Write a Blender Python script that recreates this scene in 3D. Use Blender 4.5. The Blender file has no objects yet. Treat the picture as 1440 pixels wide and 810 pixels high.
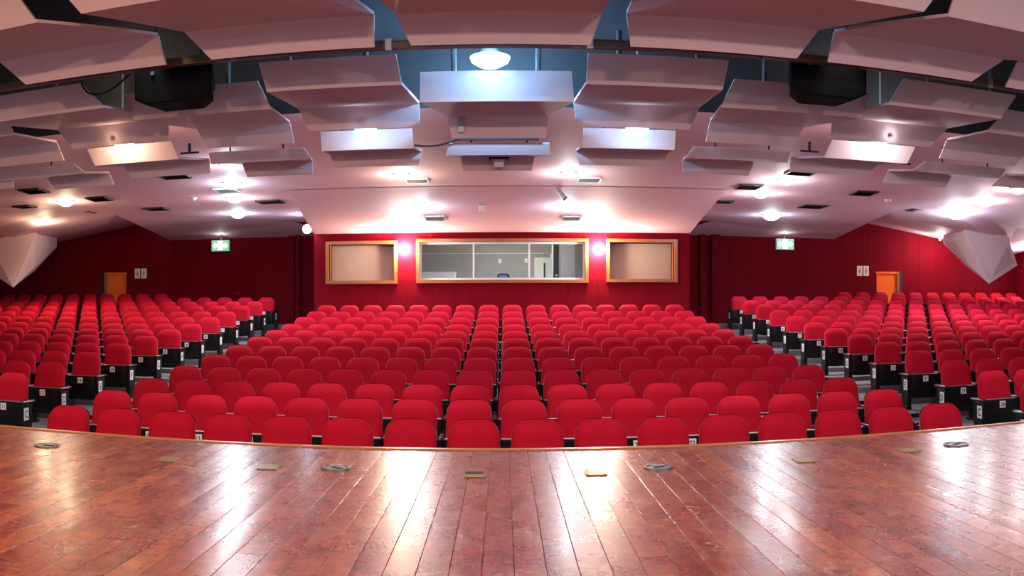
import bpy, bmesh, math, random
from mathutils import Vector, Matrix
random.seed(7)
sc = bpy.context.scene
col = sc.collection

# ------------------------------------------------------------------ camera
F, U0, V0, W, HPX = 1195.0, 707.0, 427.0, 1440.0, 810.0     # stitched cylindrical picture: pixels per radian, axis, horizon
ROLL = 0.0022
EYE = 1.0                                                     # lens height above the stage boards (stage boards are z = 0)
cam = bpy.data.cameras.new('camera')
cam.type = 'PANO'
cam.panorama_type = 'CENTRAL_CYLINDRICAL'
cam.central_cylindrical_range_u_min = -U0 / F
cam.central_cylindrical_range_u_max = (W - U0) / F
cam.central_cylindrical_range_v_min = -(HPX - V0) / F
cam.central_cylindrical_range_v_max = V0 / F
cam.central_cylindrical_radius = 1.0
cam.clip_start = 0.05
cam.clip_end = 200
camo = bpy.data.objects.new('camera', cam)
col.objects.link(camo)
camo.location = (0, 0, EYE)
camo.rotation_euler = (math.pi / 2, 0, 0)
camo.rotation_euler = (Matrix.Rotation(ROLL, 3, 'Y') @ camo.rotation_euler.to_matrix()).to_euler()
sc.camera = camo

# ------------------------------------------------------------------ world, exposure, large lights
world = bpy.data.worlds.new('hall_air'); sc.world = world
world.use_nodes = True
wb = world.node_tree.nodes['Background']
wb.inputs[0].default_value = (0.80, 0.84, 1.0, 1)
wb.inputs[1].default_value = 0.30
vs = sc.view_settings
vs.view_transform = 'Standard'; vs.look = 'None'; vs.gamma = 1.0; vs.use_curve_mapping = False
vs.exposure = 0.30
sc.cycles.max_bounces = 9
sc.cycles.diffuse_bounces = 6
sc.cycles.glossy_bounces = 3
sc.cycles.transparent_max_bounces = 8
sc.cycles.sample_clamp_indirect = 6.0
sc.cycles.caustics_reflective = False
sc.cycles.caustics_refractive = False

def area(name, loc, target, size, energy, color):
    l = bpy.data.lights.new(name, 'AREA'); l.energy = energy; l.color = color; l.shape = 'DISK'; l.size = size
    o = bpy.data.objects.new(name, l); col.objects.link(o); o.location = loc
    o.rotation_euler = (Vector(target) - Vector(loc)).to_track_quat('-Z', 'Y').to_euler()
    return o
# unseen spots added at both sides over the stage to brighten the seating
for sx in (-1, 1):
    for tx, ty in ((-9.5, 14.0), (-4.5, 13.0), (0.0, 12.0), (0.0, 7.5), (5.0, 13.0), (9.5, 14.0)):
        l = bpy.data.lights.new('seat_fill_spot', 'SPOT'); l.energy = 130; l.color = (1.0, 0.90, 0.88); l.spot_size = math.radians(34); l.spot_blend = 0.7; l.shadow_soft_size = 0.12
        o = bpy.data.objects.new('seat_fill_spot', l); col.objects.link(o); o.location = (sx * (5.4 + 0.15 * tx * sx * 0.3), -1.0, 3.85)
        o.rotation_euler = (Vector((tx, ty, -0.8)) - o.location).to_track_quat('-Z', 'Y').to_euler()
# unseen fill lamps added overhead to brighten the boards, oranger at stage left
for x, c in ((-5.2, (1.0, 0.58, 0.30)), (-2.0, (1.0, 0.74, 0.60)), (2.0, (1.0, 0.84, 0.82)), (5.2, (1.0, 0.84, 0.80))):
    area('stage_fill_light', (x, 2.6, 4.05), (x, 3.6, 0), 0.35, 150 if x < -4 else 100, c)

# house lamps above the slot between the reflector rows
for x in (-6.3, -3.8, -1.6, 1.4, 3.6, 6.1):
    l = bpy.data.lights.new('house_downlight', 'SPOT'); l.energy = 270; l.color = (1.0, 0.96, 0.97); l.spot_size = math.radians(46); l.spot_blend = 0.5; l.shadow_soft_size = 0.1
    o = bpy.data.objects.new('house_downlight', l); col.objects.link(o); o.location = (x, 8.52, 4.12); o.rotation_euler = (-0.02, 0, 0)

# ------------------------------------------------------------------ helpers
def cosx(px): return math.cos((px - U0) / F)
def tanx(px): return math.tan((px - U0) / F)
def vof(px, py): return V0 - py + (U0 - px) * ROLL * 0.9
def at_d(px, py, d):                       # pixel on the plane y = d
    return Vector((d * tanx(px), d, EYE + vof(px, py) * d / (F * cosx(px))))
def at_z(px, py, zr):                      # pixel on the plane z = EYE + zr
    d = zr * F * cosx(px) / vof(px, py)
    return Vector((d * tanx(px), d, EYE + zr))
def xz(px, d, zr): return Vector((d * tanx(px), d, EYE + zr))

class MB:
    def __init__(self): self.bm = bmesh.new()
    def poly(self, pts, mi=0):
        f = self.bm.faces.new([self.bm.verts.new(p) for p in pts]); f.material_index = mi; return f
    def box(self, lo, hi, mi=0, M=None):
        c = [Vector((x, y, z)) for x in (lo[0], hi[0]) for y in (lo[1], hi[1]) for z in (lo[2], hi[2])]
        if M is not None: c = [M @ p for p in c]
        v = [self.bm.verts.new(p) for p in c]
        for q in ((0,1,3,2),(4,6,7,5),(0,4,5,1),(2,3,7,6),(0,2,6,4),(1,5,7,3)):
            self.bm.faces.new([v[i] for i in q]).material_index = mi
        return self
    def slab(self, pts, off, mi=0):        # polygon pts thickened by vector off
        a = [self.bm.verts.new(p) for p in pts]; b = [self.bm.verts.new(Vector(p) + Vector(off)) for p in pts]
        n = len(a)
        self.bm.faces.new(a).material_index = mi; self.bm.faces.new(b[::-1]).material_index = mi
        for i in range(n):
            self.bm.faces.new((a[i], b[i], b[(i+1) % n], a[(i+1) % n])).material_index = mi
        return self
    def tube(self, p, q, r, n=10, r2=None, mi=0, cap=True):
        p = Vector(p); q = Vector(q); r2 = r if r2 is None else r2
        ax = (q - p).normalized(); s = ax.orthogonal().normalized(); t = ax.cross(s)
        A = []; B = []
        for i in range(n):
            a = 2 * math.pi * i / n; d = s * math.cos(a) + t * math.sin(a)
            A.append(self.bm.verts.new(p + d * r)); B.append(self.bm.verts.new(q + d * r2))
        for i in range(n):
            self.bm.faces.new((A[i], A[(i+1) % n], B[(i+1) % n], B[i])).material_index = mi
        if cap:
            self.bm.faces.new(A[::-1]).material_index = mi; self.bm.faces.new(B).material_index = mi
        return self
    def lathe(self, prof, n=20, M=None, mi=0):   # profile of (r, z)
        rings = []
        for r, z in prof:
            if r < 1e-5:
                p = Vector((0, 0, z)); rings.append([self.bm.verts.new(M @ p if M else p)])
            else:
                ring = []
                for i in range(n):
                    a = 2 * math.pi * i / n; p = Vector((r * math.cos(a), r * math.sin(a), z))
                    ring.append(self.bm.verts.new(M @ p if M else p))
                rings.append(ring)
        for a, b in zip(rings, rings[1:]):
            for i in range(n):
                j = (i + 1) % n
                if len(a) == 1 and len(b) == 1: continue
                if len(a) == 1: f = (a[0], b[j], b[i])
                elif len(b) == 1: f = (a[i], a[j], b[0])
                else: f = (a[i], a[j], b[j], b[i])
                self.bm.faces.new(f).material_index = mi
        return self
    def rings(self, rings, cap0=True, cap1=True, mi=0):
        R = [[self.bm.verts.new(p) for p in r] for r in rings]; n = len(R[0])
        for a, b in zip(R, R[1:]):
            for i in range(n):
                self.bm.faces.new((a[i], a[(i+1) % n], b[(i+1) % n], b[i])).material_index = mi
        if cap0: self.bm.faces.new(R[0][::-1]).material_index = mi
        if cap1: self.bm.faces.new(R[-1]).material_index = mi
        return self
    def mesh(self, name, mats, smooth=False, fix=True):
        if fix: bmesh.ops.recalc_face_normals(self.bm, faces=self.bm.faces)
        me = bpy.data.meshes.new(name); self.bm.to_mesh(me); self.bm.free()
        for m in (mats if isinstance(mats, (list, tuple)) else [mats]): me.materials.append(m)
        if smooth:
            me.polygons.foreach_set('use_smooth', [True] * len(me.polygons))
            try: me.set_sharp_from_angle(angle=math.radians(40))
            except Exception: pass
        return me
    def build(self, name, mats, parent=None, smooth=False):
        return link(name, self.mesh(name, mats, smooth), parent)

def link(name, me, parent=None, loc=None):
    o = bpy.data.objects.new(name, me); col.objects.link(o)
    if parent is not None: o.parent = parent
    if loc is not None: o.location = loc
    return o
def tag(o, label=None, cat=None, group=None, kind=None):
    if label: o['label'] = label
    if cat: o['category'] = cat
    if group: o['group'] = group
    if kind: o['kind'] = kind
    return o
def thing(name, label, cat, loc=(0, 0, 0), rz=0.0, group=None):
    o = bpy.data.objects.new(name, None); col.objects.link(o)
    o.location = loc; o.rotation_euler = (0, 0, rz); o.empty_display_size = 0.1
    return tag(o, label, cat, group)
def struct(o): o['kind'] = 'structure'; return o
ORD = ['first','second','third','fourth','fifth','sixth','seventh','eighth','ninth','tenth','eleventh','twelfth','thirteenth','fourteenth','fifteenth','sixteenth','seventeenth']

# ------------------------------------------------------------------ materials
def mat(name, color, rough=0.6, metal=0.0, spec=0.5, noise=None, bump=None, sheen=None, coat=None, emit=None, scale_vec=None):
    m = bpy.data.materials.new(name); m.use_nodes = True
    nt = m.node_tree; b = nt.nodes['Principled BSDF']
    b.inputs['Base Color'].default_value = (*color, 1); b.inputs['Roughness'].default_value = rough
    b.inputs['Metallic'].default_value = metal; b.inputs['Specular IOR Level'].default_value = spec
    if sheen:
        b.inputs['Sheen Weight'].default_value = sheen[0]; b.inputs['Sheen Roughness'].default_value = sheen[1]
        b.inputs['Sheen Tint'].default_value = (*sheen[2], 1)
    if coat: b.inputs['Coat Weight'].default_value = coat[0]; b.inputs['Coat Roughness'].default_value = coat[1]
    if emit:
        b.inputs['Emission Color'].default_value = (*emit[0], 1); b.inputs['Emission Strength'].default_value = emit[1]
    tc = nt.nodes.new('ShaderNodeTexCoord')
    src = tc.outputs['Object']
    if scale_vec:
        mp = nt.nodes.new('ShaderNodeMapping'); mp.inputs['Scale'].default_value = scale_vec
        nt.links.new(src, mp.inputs['Vector']); src = mp.outputs['Vector']
    if noise:                                       # (scale, second colour, contrast)
        n = nt.nodes.new('ShaderNodeTexNoise'); n.inputs['Scale'].default_value = noise[0]; n.inputs['Detail'].default_value = 4
        nt.links.new(src, n.inputs['Vector'])
        r = nt.nodes.new('ShaderNodeValToRGB')
        r.color_ramp.elements[0].position = 0.5 - noise[2]; r.color_ramp.elements[1].position = 0.5 + noise[2]
        r.color_ramp.elements[0].color = (*color, 1); r.color_ramp.elements[1].color = (*noise[1], 1)
        nt.links.new(n.outputs['Fac'], r.inputs['Fac']); nt.links.new(r.outputs['Color'], b.inputs['Base Color'])
    if bump:                                        # (scale, strength, distance)
        n = nt.nodes.new('ShaderNodeTexNoise'); n.inputs['Scale'].default_value = bump[0]; n.inputs['Detail'].default_value = 3
        nt.links.new(src, n.inputs['Vector'])
        bp = nt.nodes.new('ShaderNodeBump'); bp.inputs['Strength'].default_value = bump[1]; bp.inputs['Distance'].default_value = bump[2]
        nt.links.new(n.outputs['Fac'], bp.inputs['Height']); nt.links.new(bp.outputs['Normal'], b.inputs['Normal'])
    return m

M = {}
M['velvet'] = mat('red_velvet', (0.44, 0.003, 0.020), 0.85, spec=0.15, noise=(9, (0.50, 0.005, 0.026), 0.25), sheen=(0.55, 0.28, (1.0, 0.14, 0.28)))
M['black_plastic'] = mat('black_plastic', (0.0035, 0.0035, 0.0045), 0.38, spec=0.3, noise=(40, (0.006, 0.006, 0.0075), 0.3))
M['arm_plastic'] = mat('armrest_black', (0.012, 0.012, 0.016), 0.22, spec=0.6, noise=(30, (0.02, 0.02, 0.026), 0.3))
M['plate_white'] = mat('plate_white', (0.92, 0.93, 0.95), 0.45, noise=(60, (0.86, 0.87, 0.90), 0.3))
M['ink'] = mat('plate_ink', (0.01, 0.01, 0.015), 0.5)
M['ink_red'] = mat('plate_ink_red', (0.10, 0.005, 0.01), 0.5)
M['carpet'] = mat('grey_carpet', (0.17, 0.17, 0.19), 0.95, spec=0.1, noise=(90, (0.26, 0.26, 0.28), 0.25), bump=(250, 0.4, 0.004))
M['panel'] = mat('reflector_paint', (0.75, 0.52, 0.545), 0.6, spec=0.2, noise=(3, (0.77, 0.54, 0.565), 0.3), bump=(60, 0.05, 0.002))
M['ceil'] = mat('ceiling_paint', (0.88, 0.53, 0.60), 0.65, spec=0.2, noise=(1.2, (0.89, 0.56, 0.63), 0.3), bump=(40, 0.05, 0.002))
M['void'] = mat('void_dark', (0.018, 0.019, 0.023), 0.7, noise=(2, (0.030, 0.032, 0.038), 0.3))
M['redwall'] = mat('red_wall', (0.140, 0.0012, 0.007), 0.7, spec=0.06, noise=(2.0, (0.185, 0.0018, 0.0095), 0.3), scale_vec=(6, 6, 0.7), bump=(35, 0.12, 0.004))
M['wood_frame'] = mat('window_wood', (0.28, 0.085, 0.018), 0.4, coat=(0.2, 0.2), noise=(5, (0.36, 0.125, 0.03), 0.3), scale_vec=(2, 8, 8))
M['door_wood'] = mat('door_wood', (0.88, 0.13, 0.014), 0.5, spec=0.15, noise=(3, (0.98, 0.18, 0.022), 0.3), scale_vec=(9, 9, 1))
M['alu'] = mat('white_aluminium', (0.74, 0.75, 0.78), 0.35, noise=(20, (0.68, 0.69, 0.72), 0.3))
M['screen'] = mat('cream_screen', (0.36, 0.25, 0.20), 0.5, noise=(2, (0.39, 0.275, 0.22), 0.3))
M['rail'] = mat('rail_bronze', (0.13, 0.085, 0.06), 0.45, metal=0.3, noise=(2, (0.18, 0.12, 0.085), 0.3))
M['steel'] = mat('grey_steel', (0.34, 0.36, 0.38), 0.4, metal=0.6, noise=(25, (0.42, 0.44, 0.46), 0.3))
M['hanger'] = mat('hanger_grey', (0.13, 0.14, 0.15), 0.5, noise=(25, (0.17, 0.18, 0.19), 0.3))
M['socket'] = mat('socket_metal', (0.20, 0.19, 0.18), 0.4, metal=0.9, noise=(60, (0.28, 0.27, 0.25), 0.3))
M['brass'] = mat('worn_brass', (0.30, 0.19, 0.07), 0.4, metal=0.7, noise=(40, (0.40, 0.27, 0.11), 0.3))
M['dark'] = mat('dark_recess', (0.008, 0.008, 0.009), 0.7, noise=(20, (0.014, 0.013, 0.013), 0.3))
M['white_paint'] = mat('white_paint', (0.78, 0.76, 0.75), 0.5, noise=(10, (0.72, 0.70, 0.69), 0.3))
M['speaker'] = mat('speaker_black', (0.003, 0.003, 0.0035), 0.8, spec=0.1, noise=(80, (0.008, 0.008, 0.009), 0.3), bump=(300, 0.3, 0.002))
M['grey_wall'] = mat('booth_wall', (0.34, 0.31, 0.28), 0.8, noise=(6, (0.28, 0.255, 0.23), 0.3), bump=(40, 0.2, 0.004))
M['cream'] = mat('booth_cream', (0.72, 0.70, 0.58), 0.5, noise=(8, (0.66, 0.64, 0.53), 0.3))
M['booth_grey'] = mat('booth_grey', (0.50, 0.50, 0.53), 0.5, noise=(8, (0.44, 0.44, 0.47), 0.3))
M['blue'] = mat('chair_blue', (0.06, 0.10, 0.42), 0.7, noise=(30, (0.08, 0.13, 0.5), 0.3))
M['vent_dark'] = mat('vent_dark', (0.030, 0.014, 0.014), 0.6, noise=(30, (0.045, 0.02, 0.02), 0.3))
M['vent_white'] = mat('vent_white', (0.66, 0.62, 0.62), 0.5, noise=(30, (0.6, 0.56, 0.56), 0.3))
M['nosing'] = mat('stage_nosing', (0.36, 0.13, 0.05), 0.35, coat=(0.4, 0.2), noise=(4, (0.48, 0.19, 0.07), 0.3), scale_vec=(0.7, 8, 8))
M['orange'] = mat('sign_orange', (0.75, 0.30, 0.03), 0.6, noise=(40, (0.65, 0.26, 0.03), 0.3))
M['sign_card'] = mat('sign_card', (0.90, 0.86, 0.76), 0.5, noise=(30, (0.8, 0.74, 0.6), 0.3))
def emis(name, color, strength):
    return mat(name, (0.8, 0.8, 0.8), 0.5, emit=(color, strength), noise=(15, (0.78, 0.78, 0.78), 0.3))
COOL = (0.62, 0.86, 1.0); WHITE = (0.92, 0.97, 1.0); WARM = (1.0, 0.80, 0.50); BLUE = (0.24, 0.60, 1.0); TUNG = (1.0, 0.84, 0.66)
M['lamp_cool'] = emis('lamp_cool', COOL, 40); M['lamp_white'] = emis('lamp_white', WHITE, 40)
M['lamp_warm'] = emis('lamp_warm', WARM, 40); M['lamp_blue'] = emis('lamp_blue', BLUE, 20); M['lamp_tung'] = emis('lamp_tungsten', TUNG, 560)
M['exit_green'] = emis('exit_green', (0.005, 0.42, 0.20), 1.0); M['exit_white'] = emis('exit_white', (0.85, 1.0, 0.95), 4.0)

def glass_mat():
    m = bpy.data.materials.new('booth_glass'); m.use_nodes = True; nt = m.node_tree
    for n in list(nt.nodes): nt.nodes.remove(n)
    out = nt.nodes.new('ShaderNodeOutputMaterial'); mx = nt.nodes.new('ShaderNodeMixShader')
    tr = nt.nodes.new('ShaderNodeBsdfTransparent'); tr.inputs[0].default_value = (0.93, 0.95, 0.95, 1)
    gl = nt.nodes.new('ShaderNodeBsdfGlossy'); gl.inputs['Roughness'].default_value = 0.04
    fr = nt.nodes.new('ShaderNodeFresnel'); fr.inputs[0].default_value = 1.5
    nt.links.new(fr.outputs[0], mx.inputs[0]); nt.links.new(tr.outputs[0], mx.inputs[1]); nt.links.new(gl.outputs[0], mx.inputs[2])
    nt.links.new(mx.outputs[0], out.inputs[0]); return m
M['glass'] = glass_mat()

def plank_mat():
    m = bpy.data.materials.new('stage_plank'); m.use_nodes = True; nt = m.node_tree; b = nt.nodes['Principled BSDF']
    N = nt.nodes.new; L = nt.links.new
    oi = N('ShaderNodeObjectInfo'); tc = N('ShaderNodeTexCoord')
    sh = N('ShaderNodeVectorMath'); sh.operation = 'ADD'
    mul = N('ShaderNodeVectorMath'); mul.operation = 'SCALE'; mul.inputs['Scale'].default_value = 31.0
    cmb = N('ShaderNodeCombineXYZ'); L(oi.outputs['Random'], cmb.inputs[0]); L(oi.outputs['Random'], cmb.inputs[1])
    L(cmb.outputs[0], mul.inputs[0]); L(tc.outputs['Object'], sh.inputs[0]); L(mul.outputs[0], sh.inputs[1])
    def noise(scale, sv, detail=5, rough=0.6):
        mp = N('ShaderNodeMapping'); mp.inputs['Scale'].default_value = sv; L(sh.outputs[0], mp.inputs['Vector'])
        n = N('ShaderNodeTexNoise'); n.inputs['Scale'].default_value = scale; n.inputs['Detail'].default_value = detail; n.inputs['Roughness'].default_value = rough
        L(mp.outputs[0], n.inputs['Vector']); return n
    base = N('ShaderNodeValToRGB'); cr = base.color_ramp
    cr.elements[0].position = 0.0; cr.elements[0].color = (0.270, 0.044, 0.022, 1)
    cr.elements[1].position = 1.0; cr.elements[1].color = (0.520, 0.135, 0.040, 1)
    for p, c in ((0.3, (0.370, 0.068, 0.032, 1)), (0.6, (0.310, 0.052, 0.034, 1)), (0.85, (0.430, 0.096, 0.036, 1))):
        e = cr.elements.new(p); e.color = c
    L(oi.outputs['Random'], base.inputs['Fac'])
    g = noise(4.0, (3.0, 1.0, 1), 9, 0.78)
    gr = N('ShaderNodeValToRGB'); gr.color_ramp.elements[0].position = 0.32; gr.color_ramp.elements[1].position = 0.72
    gr.color_ramp.elements[0].color = (0.36, 0.32, 0.42, 1); gr.color_ramp.elements[1].color = (1.3, 1.25, 1.2, 1)
    L(g.outputs['Fac'], gr.inputs['Fac'])
    m1 = N('ShaderNodeMix'); m1.data_type = 'RGBA'; m1.blend_type = 'MULTIPLY'; m1.inputs['Factor'].default_value = 1.0
    L(base.outputs[0], m1.inputs['A']); L(gr.outputs[0], m1.inputs['B'])
    # worn patches, mottled
    p = noise(3.2, (1.2, 1, 1), 8, 0.72)
    pr = N('ShaderNodeValToRGB'); pr.color_ramp.elements[0].position = 0.50; pr.color_ramp.elements[1].position = 0.70
    L(p.outputs['Fac'], pr.inputs['Fac'])
    m2 = N('ShaderNodeMix'); m2.data_type = 'RGBA'; L(pr.outputs[0], m2.inputs['Factor'])
    L(m1.outputs['Result'], m2.inputs['A']); m2.inputs['B'].default_value = (0.54, 0.17, 0.07, 1)
    f2 = N('ShaderNodeMath'); f2.operation = 'MULTIPLY'; f2.inputs[1].default_value = 0.75; L(pr.outputs[0], f2.inputs[0]); L(f2.outputs[0], m2.inputs['Factor'])
    # scratches: thin bright curved lines
    s = N('ShaderNodeTexVoronoi'); s.feature = 'DISTANCE_TO_EDGE'; s.inputs['Scale'].default_value = 5.5
    wob = noise(2.0, (1, 1, 1), 3, 0.6)
    wa = N('ShaderNodeVectorMath'); wa.operation = 'MULTIPLY_ADD'; wa.inputs[1].default_value = (0.9, 0.9, 0.0)
    L(wob.outputs['Color'], wa.inputs[0]); L(sh.outputs[0], wa.inputs[2]); L(wa.outputs[0], s.inputs['Vector'])
    sr = N('ShaderNodeValToRGB'); sr.color_ramp.elements[0].position = 0.008; sr.color_ramp.elements[1].position = 0.032
    sr.color_ramp.elements[0].color = (1, 1, 1, 1); sr.color_ramp.elements[1].color = (0, 0, 0, 1)
    L(s.outputs['Distance'], sr.inputs['Fac'])
    sm = noise(2.5, (1, 1, 1), 4, 0.6); smr = N('ShaderNodeValToRGB'); smr.color_ramp.elements[0].position = 0.46; smr.color_ramp.elements[1].position = 0.64
    L(sm.outputs['Fac'], smr.inputs['Fac'])
    sx = N('ShaderNodeMath'); sx.operation = 'MULTIPLY'; L(sr.outputs[0], sx.inputs[0]); L(smr.outputs[0], sx.inputs[1])
    sx2 = N('ShaderNodeMath'); sx2.operation = 'MULTIPLY'; sx2.inputs[1].default_value = 0.60; L(sx.outputs[0], sx2.inputs[0])
    m3 = N('ShaderNodeMix'); m3.data_type = 'RGBA'; L(sx2.outputs[0], m3.inputs['Factor']); L(m2.outputs['Result'], m3.inputs['A'])
    m3.inputs['B'].default_value = (0.60, 0.36, 0.28, 1)
    s2 = N('ShaderNodeTexVoronoi'); s2.feature = 'DISTANCE_TO_EDGE'; s2.inputs['Scale'].default_value = 9.0
    wb2 = noise(5.0, (1, 1, 1), 3, 0.6); wa2 = N('ShaderNodeVectorMath'); wa2.operation = 'MULTIPLY_ADD'; wa2.inputs[1].default_value = (0.7, 0.7, 0.0)
    L(wb2.outputs['Color'], wa2.inputs[0]); mp2 = N('ShaderNodeMapping'); mp2.inputs['Scale'].default_value = (1.6, 0.8, 1); mp2.inputs['Rotation'].default_value = (0, 0, 0.7); L(sh.outputs[0], mp2.inputs['Vector'])
    L(mp2.outputs[0], wa2.inputs[2]); L(wa2.outputs[0], s2.inputs['Vector'])
    sr2 = N('ShaderNodeValToRGB'); sr2.color_ramp.elements[0].position = 0.006; sr2.color_ramp.elements[1].position = 0.03
    sr2.color_ramp.elements[0].color = (1, 1, 1, 1); sr2.color_ramp.elements[1].color = (0, 0, 0, 1); L(s2.outputs['Distance'], sr2.inputs['Fac'])
    sm2 = noise(3.6, (1, 1, 1), 4, 0.6); smr2 = N('ShaderNodeValToRGB'); smr2.color_ramp.elements[0].position = 0.48; smr2.color_ramp.elements[1].position = 0.62; L(sm2.outputs['Fac'], smr2.inputs['Fac'])
    sy = N('ShaderNodeMath'); sy.operation = 'MULTIPLY'; L(sr2.outputs[0], sy.inputs[0]); L(smr2.outputs[0], sy.inputs[1])
    sy2 = N('ShaderNodeMath'); sy2.operation = 'MULTIPLY'; sy2.inputs[1].default_value = 0.45; L(sy.outputs[0], sy2.inputs[0])
    m4 = N('ShaderNodeMix'); m4.data_type = 'RGBA'; L(sy2.outputs[0], m4.inputs['Factor']); L(m3.outputs['Result'], m4.inputs['A']); m4.inputs['B'].default_value = (0.56, 0.33, 0.26, 1)
    fs = noise(20.0, (1.0, 1.0, 1), 6, 0.75); fr_ = N('ShaderNodeValToRGB'); fr_.color_ramp.elements[0].position = 0.36; fr_.color_ramp.elements[1].position = 0.64
    fr_.color_ramp.elements[0].color = (0.58, 0.56, 0.58, 1); fr_.color_ramp.elements[1].color = (1.15, 1.12, 1.1, 1); L(fs.outputs['Fac'], fr_.inputs['Fac'])
    m5 = N('ShaderNodeMix'); m5.data_type = 'RGBA'; m5.blend_type = 'MULTIPLY'; m5.inputs['Factor'].default_value = 1.0; L(m4.outputs['Result'], m5.inputs['A']); L(fr_.outputs[0], m5.inputs['B'])
    L(m5.outputs['Result'], b.inputs['Base Color'])
    rr = N('ShaderNodeMapRange'); rr.inputs['To Min'].default_value = 0.18; rr.inputs['To Max'].default_value = 0.38
    L(p.outputs['Fac'], rr.inputs['Value']); L(rr.outputs[0], b.inputs['Roughness'])
    b.inputs['Specular IOR Level'].default_value = 0.4
    b.inputs['Coat Weight'].default_value = 0.12; b.inputs['Coat Roughness'].default_value = 0.15
    bp = N('ShaderNodeBump'); bp.inputs['Strength'].default_value = 0.12; bp.inputs['Distance'].default_value = 0.004
    fine = noise(28, (2.5, 0.6, 1), 4, 0.6); L(fine.outputs['Fac'], bp.inputs['Height']); L(bp.outputs['Normal'], b.inputs['Normal'])
    return m
M['plank'] = plank_mat()

# ================================================================== STRUCTURE
# ---- stage
EDGE = 5.83
BW = 0.122
stage = struct(MB().box((-7.2, -1.0, -0.86), (7.2, EDGE - 0.03, -0.03)).build('floor_stage', M['dark']))
plank_meshes = {}
k = 0
nb = int(6.2 / BW)
for i in range(-nb, nb + 1):
    x = i * BW - 0.02
    cuts = [1.2]
    r = random.random()
    if r < 0.55: cuts.append(random.uniform(2.7, 5.2))
    cuts.append(EDGE - 0.055)
    for a, b2 in zip(cuts, cuts[1:]):
        ln = round(b2 - a - 0.004, 3)
        mb = MB(); w = BW / 2 - 0.0010; c = 0.0014
        cup = random.uniform(-0.0012, 0.0012)
        sec = [(-w, -0.03), (-w, -c), (-w + c, 0.0), (0, cup), (w - c, 0.0), (w, -c), (w, -0.03)]
        mb.rings([[Vector((sx_, 0, sz_)) for sx_, sz_ in sec], [Vector((sx_, ln, sz_)) for sx_, sz_ in sec]])
        tilt = random.uniform(-0.004, 0.004)
        o = link('plank', mb.mesh('plank', M['plank'], True), stage, (x, a + 0.002, 0.0))
        o.rotation_euler = (0, tilt, 0)
mb = MB()
sec = [(EDGE - 0.052, -0.03), (EDGE - 0.052, 0.004), (EDGE - 0.046, 0.010), (EDGE - 0.008, 0.010), (EDGE, 0.002), (EDGE, -0.09), (EDGE - 0.03, -0.09)]
for a, b2 in ((-7.2, -1.02), (-1.016, 0.84), (0.844, 7.2)):
    mb = MB(); mb.rings([[Vector((a, y, z)) for y, z in sec], [Vector((b2, y, z)) for y, z in sec]])
    mb.build('nosing_strip', M['nosing'], stage, True)

# ---- tiered auditorium floor
ROW_D = [7.0 + 1.1 * i for i in range(15)]
ROW_TOP = [-.967, -.925, -.885, -.81, -.725, -.638, -.546, -.467, -.383, -.269, -.16, -.03, .07, .176, .305]
SEAT_H = 0.87
ROW_FL = [EYE + t - SEAT_H for t in ROW_TOP]
CW_D, SW_D = 20.5, 23.8                       # centre rear wall, side rear walls
mb = MB(); last = EDGE - 0.02
for i, (d, fz) in enumerate(zip(ROW_D, ROW_FL)):
    y1 = d + 0.50
    if i < 11: segs = [(-15.5, 15.5)]
    else: segs = [(-15.5, -4.62), (4.62, 15.5)] if i > 11 else [(-15.5, 15.5)]
    for a, b2 in segs: mb.box((a, last, -1.6), (b2, y1, fz))
    last = y1
for a, b2 in ((-15.5, -4.62), (4.62, 15.5)): mb.box((a, last, -1.6), (b2, SW_D + 0.4, 0.12))
mb.box((-4.62, ROW_D[11] + 0.5, -1.6), (4.62, CW_D + 0.1, ROW_FL[11]))
floor = struct(mb.build('floor', M['carpet']))
# step edge strips in the two aisles
for s in (-1, 1):
    for i in range(1, 14):
        y = ROW_D[i - 1] + 0.50
        e = MB().box((min(s*4.35, s*5.75), y - 0.012, ROW_FL[i] - 0.05), (max(s*4.35, s*5.75), y + 0.03, ROW_FL[i] + 0.004)).build('step_nosing', M['black_plastic'], floor)

# ---- rear walls
WB = -0.3
def red_panels(parent, p0, p1, z0f, z1f, width, holes=()):
    # upright wall panels between plan points p0 and p1; z1f(t) gives the top of the wall at t in [0,1]
    p0 = Vector((*p0, 0)); p1 = Vector((*p1, 0)); Lg = (p1 - p0).length; n = max(1, round(Lg / width)); dr = (p1 - p0) / Lg
    nrm = Vector((dr.y, -dr.x, 0))
    if nrm.y > 0: nrm = -nrm
    for i in range(n):
        a = i * Lg / n + 0.003; b2 = (i + 1) * Lg / n - 0.003
        for (za, zb, zc, zd) in [(z0f, z0f, z1f(b2 / Lg), z1f(a / Lg))]:
            rects = [(a, b2, za, None)]
            for (h0, h1, hz0, hz1) in holes:
                nr = []
                for (ra, rb, rz0, rz1) in rects:
                    if rb <= h0 or ra >= h1: nr.append((ra, rb, rz0, rz1)); continue
                    if ra < h0: nr.append((ra, h0, rz0, rz1))
                    if rb > h1: nr.append((h1, rb, rz0, rz1))
                    m0, m1 = max(ra, h0), min(rb, h1)
                    if rz1 is None or rz1 > hz1: nr.append((m0, m1, hz1, rz1))
                    if rz0 < hz0: nr.append((m0, m1, rz0, hz0))
                rects = nr
            for (ra, rb, rz0, rz1) in rects:
                if rb - ra < 0.01: continue
                t0 = z1f(ra / Lg) if rz1 is None else rz1; t1 = z1f(rb / Lg) if rz1 is None else rz1
                P = [p0 + dr * ra + Vector((0, 0, rz0)), p0 + dr * rb + Vector((0, 0, rz0)), p0 + dr * rb + Vector((0, 0, t1)), p0 + dr * ra + Vector((0, 0, t0))]
                MB().slab([q + nrm * 0.03 for q in P], -nrm * 0.03).build('wall_panel', M['redwall'], parent)

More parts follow.
